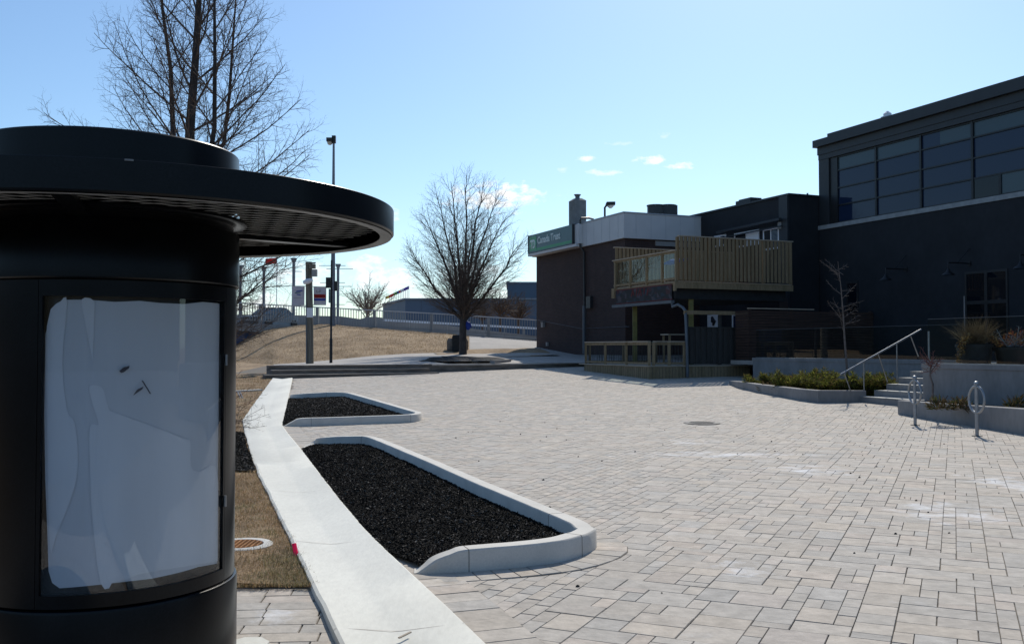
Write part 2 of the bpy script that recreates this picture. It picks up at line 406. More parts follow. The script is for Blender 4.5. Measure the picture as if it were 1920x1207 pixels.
def winmat(name, col, rough=.03):
    m, N, L, b = newmat(name)
    b.inputs['Base Color'].default_value = (*col, 1); b.inputs['Roughness'].default_value = rough
    b.inputs['Specular IOR Level'].default_value = .42
    g = N.new('ShaderNodeNewGeometry'); t = N.new('ShaderNodeTexNoise'); t.inputs['Scale'].default_value = .6
    L.new(g.outputs['Position'], t.inputs['Vector'])
    bp = N.new('ShaderNodeBump'); bp.inputs['Strength'].default_value = .08; bp.inputs['Distance'].default_value = .03
    L.new(t.outputs[0], bp.inputs['Height']); L.new(bp.outputs[0], b.inputs['Normal'])
    return m
M['win'] = winmat('window pane', (.012, .024, .058))  # blue of the reflected sky is painted into the base colour
M['win_low'] = winmat('lower window pane', (.005, .008, .013))  # darker, less blue base for the ground-floor panes
M['win_light'] = winmat('pane with painted pale sky', (.05, .078, .092))  # paler base colour stands in for bright sky mirrored in the glass
M['win_dark'] = winmat('dark window pane', (.006, .008, .010))

# ------------------------------------------------------------------ 2D helpers
def catmull(pts, n=6):
    out = []
    for i in range(len(pts)-1):
        p0 = pts[max(i-1, 0)]; p1 = pts[i]; p2 = pts[i+1]; p3 = pts[min(i+2, len(pts)-1)]
        for k in range(n):
            t = k/n
            out.append(0.5*((2*p1) + (p2-p0)*t + (2*p0-5*p1+4*p2-p3)*t*t + (3*p1-p0-3*p2+p3)*t**3))
    out.append(pts[-1].copy()); return out
def lerp_at(tab, y):      # tab sorted by y: [(y, x)]
    if y <= tab[0][0]:
        (a, xa), (b_, xb) = tab[0], tab[1]
    elif y >= tab[-1][0]:
        (a, xa), (b_, xb) = tab[-2], tab[-1]
    else:
        for i in range(len(tab)-1):
            if tab[i][0] <= y <= tab[i+1][0]:
                (a, xa), (b_, xb) = tab[i], tab[i+1]; break
    return xa + (xb-xa)*(y-a)/(b_-a)
def inpoly(x, y, P):
    r = False; n = len(P); j = n-1
    for i in range(n):
        xi, yi = P[i][0], P[i][1]; xj, yj = P[j][0], P[j][1]
        if (yi > y) != (yj > y) and x < (xj-xi)*(y-yi)/(yj-yi+1e-12)+xi: r = not r
        j = i
    return r
def fill2d(poly, cell):
    """triangulated, subdivided 2D polygon -> verts2d, faces"""
    bm = bmesh.new(); vs = [bm.verts.new((p[0], p[1], 0)) for p in poly]; bm.faces.new(vs)
    bmesh.ops.triangulate(bm, faces=bm.faces[:])
    for _ in range(7):
        es = [e for e in bm.edges if e.calc_length() > cell]
        if not es: break
        bmesh.ops.subdivide_edges(bm, edges=es, cuts=1); bmesh.ops.triangulate(bm, faces=bm.faces[:])
    bm.verts.index_update()
    v = [(q.co.x, q.co.y) for q in bm.verts]; f = [tuple(x.index for x in g.verts) for g in bm.faces]
    bm.free(); return v, f
def sheet(poly, zf, cell=.4):
    v, f = fill2d(poly, cell); mb = MB(); mb.add([(x, y, zf(x, y)) for x, y in v], f, True); return mb
def nz(x, y, s=1.0, z=0.0): return noise.noise(Vector((x*s, y*s, z)))
def colored(mb, name, m, cols, parent=None, **kw):
    """mesh with one colour per face"""
    o = mb.build(name, m, parent, flip=False, **kw)
    me = o.data; a = me.color_attributes.new('tint', 'FLOAT_COLOR', 'CORNER')
    buf = []
    for p, c in zip(me.polygons, cols): buf += [c[0], c[1], c[2], 1.0]*p.loop_total
    a.data.foreach_set('color', buf); return o

# ------------------------------------------------------------------ the ground of the place
LEFT = [(510, 712), (476, 760), (455, 790), (459, 815), (470, 855), (482, 890), (508, 945), (535, 1000), (556, 1045), (580, 1095), (604, 1150), (632, 1207)]
VALL = [(529, 712), (507, 760), (497, 797), (508, 820), (524, 852), (545, 890), (572, 940), (608, 1000), (640, 1045), (675, 1090), (716, 1150), (760, 1207)]
RIGHT = [(548, 712), (538, 760), (529, 799), (542, 818), (563, 843), (598, 890), (636, 940), (686, 1000), (731, 1045), (784, 1095), (842, 1150), (900, 1207)]
def xy(tab): 
    a = [(G(*p).y, G(*p).x) for p in tab]; a.sort(); return a
TL, TV, TR = xy(LEFT), xy(VALL), xy(RIGHT)
YEND = 34.7

# base ground sheet out to the horizon
mb = MB()
rows = [-40, 0, 18, 24, 30, 34, 40, 46, 52, 60]
for i in range(1, len(rows)-1):
    y0, y1 = rows[i], rows[i+1]
    mb.add([(-60, y0, terr(y0)-.06), (60, y0, terr(y0)-.06), (60, y1, terr(y1)-.06), (-60, y1, terr(y1)-.06)], [(0, 1, 2, 3)])
mb.add([(-60, 60, terr(60)-.06), (60, 60, terr(60)-.06), (60, 75, -.3), (-60, 75, -.3)], [(0, 1, 2, 3)])
mb.add([(-3000, 75, -.3), (3000, 75, -.3), (3000, 4000, -.3), (-3000, 4000, -.3)], [(0, 1, 2, 3)])
mb.add([(-3000, -800, -.3), (-60, -800, -.3), (-60, 75, -.3), (-3000, 75, -.3)], [(0, 1, 2, 3)])
mb.add([(60, -800, -.3), (3000, -800, -.3), (3000, 75, -.3), (60, 75, -.3)], [(0, 1, 2, 3)])
mb.build('ground', M['grass'], kind='structure')
mb = MB(); mb.add([(-60, -800, -.3), (60, -800, -.3), (60, -40, -.06), (-60, -40, -.06)], [(0, 1, 2, 3)]); mb.add([(-60, -40, -.06), (60, -40, -.06), (60, 0, -.06), (-60, 0, -.06)], [(0, 1, 2, 3)])
mb.build('unseen_dark_ground', M['rear_ground_dark'], kind='structure')  # unseen ground behind the camera, darkened to dull the glass reflections

# dark rise added out of view, left and behind, to darken glass reflections
mb = MB(); vs = []; fs = []; N_ = 90
for i in range(N_+1):
    a = radians(92 + 232*i/N_)      # compass bearing: sweeps from the right, behind, to the left of the plaza
    for j, (rad_, h) in enumerate(((62, -.4), (66, 5.5), (72, 9.0), (85, 11.0), (110, 9.0), (140, -.5))):
        q = Vector((sin(a)*rad_, cos(a)*rad_, 0)); hh = h*(1+.25*nz(q.x, q.y, .05)+.12*nz(q.x, q.y, .3)) if h > 0 else h
        vs.append((q.x, q.y, hh))
for i in range(N_):
    for j in range(5): fs.append((i*6+j, i*6+j+1, i*6+7+j, i*6+6+j))
mb.add(vs, fs, False); mb.build('unseen_dark_rise', mat('dark rise out of view', (.022, .022, .014), .95, .4, .5, col2=(.05, .045, .03)), kind='structure')

# bedding sand under the plaza
mb = MB(); ys = [-3, 3, 10, 18, 24, 30, 34, 38, 43]
for a, b_ in zip(ys[:-1], ys[1:]):
    def xl(y): return lerp_at(TR, max(y, 4.0)) - .05 if y < YEND else -11
    mb.add([(xl(a), a, terr(a)-.012), (26, a, terr(a)-.012), (26, b_, terr(b_)-.012), (xl(b_), b_, terr(b_)-.012)], [(0, 1, 2, 3)])
mb.build('plaza_bedding', M['joint'], kind='structure')

PCOL = [(.435, .395, .345), (.42, .385, .34), (.445, .395, .345), (.41, .38, .34), (.45, .405, .35), (.395, .37, .335), (.43, .388, .338)]
def pcol(r, near=0):
    c = r.choice(PCOL); c = (c[0]*1.02, c[1]*1.0, c[2]*.968); k = r.uniform(.90, 1.07); w = r.uniform(-.007, .007); return (c[0]*k+w, c[1]*k, c[2]*k-w)
def add_paver(mb, cols, quad, zoff, r, gap, bev=.006):
    cx = sum(p[0] for p in quad)/4; cy = sum(p[1] for p in quad)/4
    t1, t2 = r.uniform(-.004, .004), r.uniform(-.004, .004); dz = r.uniform(-.0015, .0015)
    o, t = [], []
    for p in quad:
        dx, dy = p[0]-cx, p[1]-cy; l = sqrt(dx*dx+dy*dy) or 1
        k1 = 1-gap/l*1.4; k2 = 1-(gap+bev)/l*1.4
        zz = terr(p[1])+zoff+dz+t1*dx+t2*dy
        o.append((cx+dx*k1, cy+dy*k1, zz-.006)); t.append((cx+dx*k2, cy+dy*k2, zz))
    n = len(mb.v); mb.v += o+t
    c = pcol(r); ce = tuple(q*.84 for q in c)
    mb.f.append((n+4, n+5, n+6, n+7)); cols.append(c); mb.sm.append(False)
    for i in range(4):
        j = (i+1) % 4; mb.f.append((n+i, n+j, n+4+j, n+4+i)); cols.append(ce); mb.sm.append(False)
# random ashlar laid on a 16 cm module, turned 24.7 degrees
def ashlar():
    r = random.Random(11); ang = radians(24.7)
    e1 = (cos(ang), -sin(ang)); e2 = (sin(ang), cos(ang)); g = .102
    NX, NY = 500, 500; ox, oy = -60, 0
    occ = bytearray(NX*NY); mb = MB(); cols = []
    sizes = [(3, 2), (3, 2), (3, 2), (2, 2), (2, 2), (3, 3), (2, 1), (2, 3), (3, 1), (1, 2), (4, 2)]
    def world(i, j): 
        u = (i-275)*g; v = (j-20)*g
        return (e1[0]*u+e2[0]*v, e1[1]*u+e2[1]*v)
    for j in range(NY):
        for i in range(NX):
            if occ[j*NX+i]: continue
            x, y = world(i, j)
            vis = (2.9 < y < 43) and abs(x) < .57*y+1.6 and x > lerp_at(TR, max(y, 4))-.4
            if not vis: occ[j*NX+i] = 1; continue
            r.shuffle(sizes)
            for w, h in sizes + [(1, 1)]:
                if i+w > NX or j+h > NY: continue
                if all(not occ[(j+b)*NX+i+a] for a in range(w) for b in range(h)): break
            for a in range(w):
                for b in range(h): occ[(j+b)*NX+i+a] = 1
            q = [world(i, j), world(i+w, j), world(i+w, j+h), world(i, j+h)]
            mx = sum(p[0] for p in q)/4; my = sum(p[1] for p in q)/4
            if mx < lerp_at(TR, max(my, 4))+.02 and my < YEND: continue
            if my > YEND+1 and mx < -10.6: continue
            add_paver(mb, cols, q, 0, r, .0018, .0028)
    return colored(mb, 'plaza_paving', M['paver'], cols, kind='structure')
ashlar()
# soldier course beside the gutter strip
def course(name, path, width, step, side, zoff, m, r, close_len=None, **kw):
    mb = MB(); cols = []; pts = path; acc = 0.0; segs = []
    dense = []
    for a, b in zip(pts[:-1], pts[1:]):
        L_ = (b-a).length; n = max(1, int(L_/step+.5)) if L_ > step*.6 else 1
        for k in range(n): dense.append(a + (b-a)*k/n)
    dense.append(pts[-1])
    for i in range(len(dense)-1):
        a, b = dense[i], dense[i+1]
        def nrm(k):
            p = dense[max(k-1, 0)]; q = dense[min(k+1, len(dense)-1)]; d = (q-p); d = Vector((d.x, d.y)).normalized(); return Vector((-d.y, d.x))*side
        na, nb = nrm(i), nrm(i+1)
        quad = [(a.x, a.y), (b.x, b.y), (b.x+nb.x*width, b.y+nb.y*width), (a.x+na.x*width, a.y+na.y*width)]
        add_paver(mb, cols, quad, zoff, r, .0035, .003)
    return colored(mb, name, m, cols, kind='structure')
rr = random.Random(3)
redge = [Vector((lerp_at(TR, y), y, 0)) for y in [3.2+.15*k for k in range(0, 170)]]
def strip_under(path, width, side, zoff, name):
    mb = MB()
    for i in range(len(path)-1):
        def nn(k):
            p = path[max(k-1, 0)]; q = path[min(k+1, len(path)-1)]; d = Vector((q.x-p.x, q.y-p.y)).normalized(); return Vector((-d.y, d.x))*side
        a, b = path[i], path[i+1]; na, nb = nn(i), nn(i+1)
        mb.add([(a.x, a.y, terr(a.y)+zoff), (b.x, b.y, terr(b.y)+zoff), (b.x+nb.x*width, b.y+nb.y*width, terr(b.y)+zoff), (a.x+na.x*width, a.y+na.y*width, terr(a.y)+zoff)], [(0, 1, 2, 3)])
    mb.build(name, M['joint'], kind='structure')
def resample(path, st):
    out = [path[0].copy()]; rem = st
    for a, b in zip(path[:-1], path[1:]):
        L_ = (b-a).length; t = rem
        while t < L_: out.append(a+(b-a)*(t/L_)); t += st
        rem = t-L_
    return out
re2 = resample(redge, .2)
strip_under(re2, .311, -1, .001, 'border_bedding')
course('border_paving', re2, .31, .2, -1, .007, M['paver'], rr)

# left paving beside the kiosk (running bond)
mb = MB(); cols = []; r = random.Random(5); a = radians(4)
e1 = (cos(a), sin(a)); e2 = (-sin(a), cos(a))
for j in range(-20, 24):
    v = j*.155+3.0; i0 = r.uniform(0, .3); u = -5.2+i0
    while u < .6:
        w = r.choice([.155, .31, .31, .31, .46])
        q = [(e1[0]*p+e2[0]*t, e1[1]*p+e2[1]*t) for p, t in ((u, v), (u+w, v), (u+w, v+.155), (u, v+.155))]
        mx = sum(p[0] for p in q)/4; my = sum(p[1] for p in q)/4
        if mx < lerp_at(TL, max(my, 3.3))+.16 and my < 6.12 + .02*(mx+2): add_paver(mb, cols, q, 0, r, .0025, .003)
        u += w
colored(mb, 'kiosk_paving', M['paver_left'], cols, kind='structure')
mb = MB(); mb.add([(-5.6, -3, -.012), (lerp_at(TL, 4)+.6, -3, -.012), (lerp_at(TL, 4)+.02, 4, -.012), (lerp_at(TL, 6.1)+.02, 6.1, -.012), (-5.6, 6.1, -.012)], [(0, 1, 2, 3, 4)])
mb.build('kiosk_bedding', M['joint'], kind='structure')

# concrete gutter strip
mb = MB(); ys = [1.5 + .25*k for k in range(0, 140)]
ys = [y for y in ys if y < 34.9]
vs = []; fs = []
for y in ys:
    z = terr(y); j = .004*nz(0, y, 1.5)
    xl, xv, xr = lerp_at(TL, y), lerp_at(TV, y), lerp_at(TR, y)
    xl += .012*nz(3, y, 2.5)
    row = [(xl-.012, y, z-.06), (xl, y, z+.036+j), (xl+.02, y, z+.046+j), (xv-.03, y, z+.008), (xv+.03, y, z+.009), (xr-.02, y, z+.040), (xr, y, z+.03), (xr+.01, y, z-.05)]
    vs += row
for i in range(len(ys)-1):
    for k in range(7): fs.append((i*8+k, i*8+k+1, i*8+9+k, i*8+8+k))
mb.add(vs, fs, True); gutter = mb.build('gutter_path', M['gutter'], kind='structure')
# saw-cut joints across the strip
mb = MB()
for y in [5.05, 7.3, 9.9, 12.6, 15.4, 18.6, 21.8, 25, 28.5, 32]:
    pts = [(lerp_at(TL, y)+.01, y-.02, terr(y)+.0475), (lerp_at(TV, y)-.03, y+.05, terr(y)+.011), (lerp_at(TV, y)+.03, y+.06, terr(y)+.012), (lerp_at(TR, y)-.02, y+.10, terr(y)+.0425)]
    for p, q in zip(pts[:-1], pts[1:]):
        mb.add([(p[0], p[1]-.004, p[2]), (q[0], q[1]-.004, q[2]), (q[0], q[1]+.004, q[2]), (p[0], p[1]+.004, p[2])], [(0, 1, 2, 3)])
mb.build('gutter_joint', M['coping'], kind='structure')

# lawn left of the strip
mb = MB(); vs = []; fs = []; NXL = 60
ys = [6.05 + .0] + [6.3+.3*k for k in range(0, 105)]
for y in ys:
    xe = lerp_at(TL, y)-.01; 
    for k in range(NXL+1):
        t = (k/NXL)**1.8; x = xe - t*26
        vs.append((x, y, terr(y)+.02 + .03*nz(x, y, .8)*min(1, (xe-x)*2) + .008*nz(x, y, 6)))
for i in range(len(ys)-1):
    for k in range(NXL): a = i*(NXL+1)+k; fs.append((a, a+1, a+NXL+2, a+NXL+1))
mb.add(vs, fs, True); mb.build('lawn', M['grass_base'], kind='structure')

# ------------------------------------------------------------------ planted beds with curbs
def curb(name, pts, width, inside, label):
    """pts: [(x, y, h)] outer edge; inside: +1 if bed lies left of travel"""
    P = catmull([Vector(p) for p in pts], 5)
    vs = []; fs = []; n = len(P); inner = []
    for i, p in enumerate(P):
        a = P[max(i-1, 0)]; b = P[min(i+1, n-1)]; d = Vector((b.x-a.x, b.y-a.y)).normalized(); nn = Vector((-d.y, d.x))*inside
        g = terr(p.y); h = max(p.z, .012); bv = min(.014, h*.4)
        prof = [(0, -.05), (.003, h-bv), (.009, h-bv*.35), (bv, h), (width-bv, h), (width-.009, h-bv*.35), (width-.003, h-bv), (width, -.05)]
        j = .002*nz(p.x, p.y, 5)
        for w, z in prof: vs.append((p.x+nn.x*w+j, p.y+nn.y*w, g+z+(j if z > 0 else 0)))
        inner.append(Vector((p.x+nn.x*width, p.y+nn.y*width, 0)))
    for i in range(n-1):
        for k in range(7): fs.append((i*8+k, i*8+k+1, i*8+9+k, i*8+8+k))
    fs.append(tuple(range(8))); fs.append(tuple((n-1)*8+k for k in range(8)))
    mb = MB(); mb.add(vs, fs, False)
    for i in range(len(mb.sm)-2): mb.sm[i] = True
    o = mb.build(name, M['curb']); tag(o, label, 'curb')
    for fr in (.2, .45, .66, .84):
        i = int(n*fr); v0 = vs[i*8:i*8+8]; a, b = P[i], P[i+1]; d = Vector((b.x-a.x, b.y-a.y, 0)).normalized()*.0025
        cx_ = sum(q[0] for q in v0)/8; cy_ = sum(q[1] for q in v0)/8
        rg = []
        for sg_ in (-1, 1):
            for q in v0:
                o3 = Vector((q[0]-cx_, q[1]-cy_, 0)); o3 = o3.normalized()*.0012 if o3.length > 0 else o3
                rg.append((q[0]+o3.x+d.x*sg_, q[1]+o3.y+d.y*sg_, q[2]+(.0012 if q[2] > terr(q[1]) else 0)))
        mj = MB(); mj.add(rg, [(k, (k+1) % 8, 8+(k+1) % 8, 8+k) for k in range(8)]+[tuple(range(8)), tuple(range(15, 7, -1))]); mj.build('control_joint', M['joint'], o)
    return P, inner
def g2(px, py, h=0.0):
    p = G(px, py, h); return (p.x, p.y, h)
def gh(px, py, h): 
    p = G(px, py); return (p.x, p.y, h)
near_pts = [gh(563, 840, 0), g2(580, 830, .05), g2(596, 823, .10), g2(614, 818, .145), g2(640, 816.5, .15), g2(673, 816, .15), g2(701, 817.5, .15), g2(725, 825, .15),
            g2(760, 839, .15), g2(820, 863, .15), g2(907, 900, .15), g2(985, 931, .15), g2(1050, 957, .15), g2(1085, 971, .15), g2(1103, 979, .15), g2(1113, 987, .15),
            gh(1119, 1028, .15), gh(1104, 1038, .15), gh(1088, 1044.5, .155), gh(1060, 1053, .155), gh(1026, 1059, .155), gh(975, 1065, .155), gh(927, 1069, .155), gh(870, 1073.5, .15), gh(844, 1075, .125), gh(818, 1076.5, .095), gh(798, 1077.5, .05), gh(776, 1078, .0)]
nearP, nearI = curb('bed_curb', near_pts, .15, -1, 'large pale concrete curb around the nearest dark mulch bed, ends ramped down')
far_pts = [gh(540, 748, 0), g2(550, 742, .08), g2(564, 737.5, .15), g2(609, 735, .15), g2(640, 735, .15), g2(658, 736, .15), g2(673, 739.5, .15), g2(720, 752.5, .15), g2(775, 768, .15),
           gh(791, 787, .15), gh(770, 791.5, .15), gh(700, 794.3, .15), gh(620, 797.3, .15), gh(566, 799, .15), gh(550, 799.5, .1), gh(531, 800, .0)]
farP, farI = curb('bed_curb', far_pts, .15, -1, 'smaller concrete curb around the far mulch bed beside the gutter strip')
def bed(name, inner, label, rise, nchips, seed, left_tab=True):
    poly = [Vector((p.x, p.y)) for p in inner]
    ya, yb = poly[-1].y-.10, poly[0].y
    y = ya
    ext = []
    while y < yb: ext.append(Vector((lerp_at(TR, y)+.005, y))); y += .5
    P = [(p.x, p.y) for p in poly] + [(p.x, p.y) for p in ext[1:]]
    # clean near duplicate points
    Q = [P[0]]
    for p in P[1:]:
        if (p[0]-Q[-1][0])**2 + (p[1]-Q[-1][1])**2 > .0025: Q.append(p)
    zf = lambda x, y: terr(y) + rise + .012*nz(x, y, 1.5) + .006*nz(x, y, 7)
    mbs = sheet(Q, zf, .25); o = mbs.build(name, M['mulchbase'], kind='stuff'); o['label'] = label
    # loose chips
    r = random.Random(seed); xs = [p[0] for p in Q]; ysq = [p[1] for p in Q]
    mb = MB(); cols = []; n = 0; x0, x1, y0, y1 = min(xs), max(xs), min(ysq), max(ysq)
    while n < nchips:
        x = r.uniform(x0, x1); y = y0 + (y1-y0)*r.random()**1.5
        if not inpoly(x, y, Q): continue
        n += 1; add_chip(mb, cols, r, x, y, zf(x, y))
    c = colored(mb, 'mulch_chips', M['chip'], cols, kind='stuff'); c['label'] = 'loose bark chips on ' + label
    return Q
def add_chip(mb, cols, r, x, y, z):
    L_ = r.uniform(.007, .024); w = r.uniform(.002, .006); a = r.uniform(0, pi); t = r.gauss(0, .35)
    d = Vector((cos(a)*cos(t), sin(a)*cos(t), sin(t))); s = Vector((-sin(a), cos(a), r.gauss(0, .35))).normalized()
    c = Vector((x, y, z+r.uniform(.004, .016))); u = d.cross(s)*.002
    q = [c-d*L_-s*w, c+d*L_-s*w*.6, c+d*L_*.9+s*w, c-d*L_*.8+s*w*.7]
    mb.add([p+u for p in q]+[p-u*1.5 for p in q], [(0, 1, 2, 3), (0, 4, 5, 1), (1, 5, 6, 2), (2, 6, 7, 3), (3, 7, 4, 0)])
    k = r.random(); b = r.uniform(.005, .018) if k < .94 else r.uniform(.06, .20)
    cols.extend([(b*1.12, b*1.0, b*.86)]*5)
bed('mulch', nearI, 'black bark mulch filling the near curbed bed', .030, 60000, 21)
bed('mulch', farI, 'black bark mulch filling the far curbed bed', .030, 18000, 22)
# paver ring around the nose of the near bed
outer = [Vector((p.x, p.y, 0)) for p in nearP]
sel = [p for p in outer if p.x > outer[int(len(outer)*.5)].x-.25 and p.y < 9.2]
i0 = next(i for i, p in enumerate(outer) if p.y < 8.3); 
nose = resample(outer[i0:-8], .13)
strip_under(nose, .251, 1, .001, 'nose_bedding')
course('nose_paving', nose, .25, .13, 1, .007, M['paver'], rr)
# left mulch patch under the big tree
tp = [G(300, 813), G(380, 812), G(430, 813.5), G(459, 816), G(466, 845), G(476, 872), G(482, 889), G(455, 888.5), G(425, 886), G(380, 888), G(290, 880)]
tpoly = [(p.x-.02, p.y) for p in tp]
zt = lambda x, y: terr(y)+.05+.03*nz(x, y, 1.2)
o = sheet(tpoly, zt, .3).build('mulch', M['mulchbase'], kind='stuff'); o['label'] = 'dark mulch around the big tree left of the strip'
mb = MB(); cols = []; r = random.Random(9); n = 0
while n < 9000:
    x = r.uniform(-5.6, -2.6); y = r.uniform(10, 17.5)
    if inpoly(x, y, tpoly): n += 1; add_chip(mb, cols, r, x, y, zt(x, y))
o = colored(mb, 'mulch_chips', M['chip'], cols, kind='stuff'); o['label'] = 'loose bark chips under the big tree'

# grass blades near the camera and on the bank
def blades(name, N_, region, zf, seed, h0, h1, w, label):
    r = random.Random(seed); mb = MB(); cols = []; n = 0
    while n < N_:
        x, y = region(r)
        if x is None: continue
        n += 1; z = zf(x, y); h = r.uniform(h0, h1); a = r.uniform(0, 2*pi); lean = r.uniform(.3, 1.3)
        d = Vector((cos(a)*sin(lean), sin(a)*sin(lean), cos(lean)))*h; s = Vector((-sin(a), cos(a), 0))*w
        p = Vector((x, y, z)); m_ = p+d*.55+Vector((0, 0, h*.12))
        mb.add([p-s, p+s, m_+s*.7, m_-s*.7, p+d], [(0, 1, 2, 3), (3, 2, 4)])
        k = r.random(); g = nz(x, y, 1.1)*.5+.5
        c = (.46, .33, .20) if k < .45 else (.32, .20, .09) if k < .85 else (.20, .18, .07)
        g2_ = nz(x, y, 4.5, 3)*.5+.5; v = r.uniform(.6, 1.2)*(.55+.35*g+.45*g2_); c = (c[0]*.85, c[1]*1.02, c[2]) if nz(x, y, 1.7, 8) > .22 else c; cols.extend([(c[0]*v, c[1]*v, c[2]*v)]*2)
    o = colored(mb, name, M['blade'], cols, kind='stuff'); o['label'] = label
def reg_near(r):
    y = 6.0 + .05*nz(r.random()*3, 0, 9) + (12.0-6.0)*r.random()**1.4; x = lerp_at(TL, y) + .035 - 2.1*r.random()**1.15
    if inpoly(x, y, tpoly) or (Vector((x, y)) - mhc).length < .2: return None, None
    return x, y
MH = G(452, 1027); mhc = Vector((MH.x, MH.y))
blades('dry_grass', 60000, reg_near, lambda x, y: terr(y)+.015+.01*nz(x, y, 5), 31, .018, .052, .0016, 'tufts of dry lawn grass beside the gutter strip')
def reg_mid(r):
    y = 12 + 24*r.random(); x = lerp_at(TL, y) - .01 - 4*r.random()
    if inpoly(x, y, tpoly): return None, None
    return x, y
blades('dry_grass', 22000, reg_mid, lambda x, y: terr(y)+.015, 32, .03, .08, .004, 'dry lawn grass farther back left of the strip')

# manhole in the lawn, marker, thin concrete edging, small stakes, cover in the plaza
t = thing('manhole', 'round rusty orange grate set in a white concrete collar in the lawn', 'manhole', (MH.x, MH.y, 0))
mb = MB(); mb.lathe(MH.x, MH.y, [(.235, .0), (.235, .028), (.225, .034), (.165, .034), (.16, .02)], 40); mb.build('collar', M['concrete'], t)
mb = MB(); mb.lathe(MH.x, MH.y, [(.158, .025), (.001, .025)], 40)
for k in range(-4, 5):
    w = sqrt(max(0, .155**2-(k*.034)**2)); mb.beam((MH.x-w, MH.y+k*.034, .031), (MH.x+w, MH.y+k*.034, .031), .006, .01); mb.beam((MH.x+k*.034, MH.y-w, .0315), (MH.x+k*.034, MH.y+w, .0315), .006, .01)
mb.build('grate', M['orange'], t)
pk = G(553, 1048); t = thing('marker_tape', 'short bright pink tape marker standing at the lawn edge', 'marker', tuple(pk))
mb = MB(); w = Vector((.035, -.02, 0)).normalized()
q = [Vector((-.035, .05, .10)), Vector((-.008, .05, .105)), Vector((.028, -.01, .012)), Vector((.0, -.012, .008))]
mb.add([pk+p for p in q]+[pk+p+Vector((.004, .006, 0)) for p in q], [(0, 1, 2, 3), (4, 7, 6, 5), (0, 4, 5, 1), (2, 6, 7, 3), (1, 5, 6, 2), (0, 3, 7, 4)]); mb.build('tape', M['pink'], t)
mb = MB(); mb.beam(pk+Vector((-.02, .03, -.03)), pk+Vector((-.02, .055, .1)), .005, .005); mb.build('stake', M['wood'], t)
a, b_ = G(400, 738), G(489, 733)
mb = MB(); mb.beam(a+Vector((0, 0, .02)), b_+Vector((0, 0, .02)), .22, .07); tag(mb.build('concrete_edging', M['concrete']), 'thin concrete edging crossing the lawn left of the strip', 'edging')
p = G(451, 748); mb = MB(); mb.beam(p, p+Vector((-.1, .05, .2)), .03, .02); mb.beam(p+Vector((.07, -.02, 0)), p+Vector((-.02, .02, .18)), .03, .02)
tag(mb.build('utility_stake', M['galv']), 'pair of small grey stakes leaning in the lawn', 'stake')
p = G(1316, 793); mb = MB(); z = terr(p.y); mb.lathe(p.x, p.y, [(.36, z-.005), (.36, z+.008), (.33, z+.012), (.001, z+.012)], 40)
for k in range(-5, 6): mb.box(p.x-.25+abs(k)*.02, p.x+.25-abs(k)*.02, p.y+k*.05-.012, p.y+k*.05+.012, z+.012, z+.018)
tag(mb.build('manhole_cover', M['iron']), 'dark cast iron cover flush in the plaza paving', 'manhole cover')
pc = G(462, 1213); mb = MB(); mb.prism([(pc.x+.11*cos(pi/8+k*pi/4), pc.y+.14*sin(pi/8+k*pi/4)) for k in range(8)], .0, .014)
tag(mb.build('cover_plate', M['gutter']), 'small white octagonal plate on the paving at the kiosk foot', 'plate')
# debris twig and pebbles on the strip
a = G(748, 1195, .035); b_ = G(770, 1184, .035); mb = MB(); mb.beam(a, b_, .012, .006); tag(mb.build('wood_chip', M['wood_cap']), 'small pale splinter lying on the concrete strip', 'splinter')
r = random.Random(77); mb = MB(); 
for k in range(150):
    x = r.uniform(-1, 9); y = r.uniform(4.5, 22)
    if x < lerp_at(TR, y)+.3 or abs(x) > .6*y: continue
    s = r.uniform(.004, .013); z = terr(y)+.001
    if any(inpoly(x, y, [(p.x, p.y) for p in outer]) for _ in (0,)): continue
    mb.tube([(x-s, y, z+s*.3), (x, y+s*.3, z+s*.6), (x+s, y, z+s*.3)], [s*.4, s*.7, s*.3], 5, True, False)
o = mb.build('grit', M['bark'], kind='stuff'); o['label'] = 'dark grit scattered on the paving'
# ================================================================== KIOSK
KX, KY = -1.87, 4.46
def az_of(px, py, r, cx=KX, cy=KY):
    """where the sight line meets the drum: azimuth (sin->x, cos->y) and height"""
    d = ray(px, py); a = d.x**2+d.y**2; b = -2*(d.x*cx+d.y*cy); c = cx*cx+cy*cy-r*r
    disc = b*b-4*a*c
    t = (-b-sqrt(max(disc, 0)))/(2*a); p = EYEP+d*t
    return atan2(p.x-cx, p.y-cy) % (2*pi), p.z
kiosk = thing('information_kiosk', 'round black metal kiosk with a disc canopy and a papered curved display case', 'kiosk', (KX, KY, 0))
RB = .578
mb = MB(); mb.lathe(KX, KY, [(RB, 0), (RB, .425), (RB-.004, .436), (RB-.012, .440), (.50, .440)], 96); mb.build('base', M['black'], kiosk)
aL, zT = az_of(82, 560, .558); aR, _ = az_of(418, 566, .558); aSeam, _ = az_of(60, 700, .566)
ZT = az_of(230, 556, .558)[1]; ZB = az_of(230, 1108, .558)[1]
lo, hi = min(aL, aR), max(aL, aR)          # azimuth grows anticlockwise seen from the camera side
mb = MB(); mb.lathe(KX, KY, [(.525, .44), (.525, 1.80)], 96); mb.build('core', M['black_soft'], kiosk)
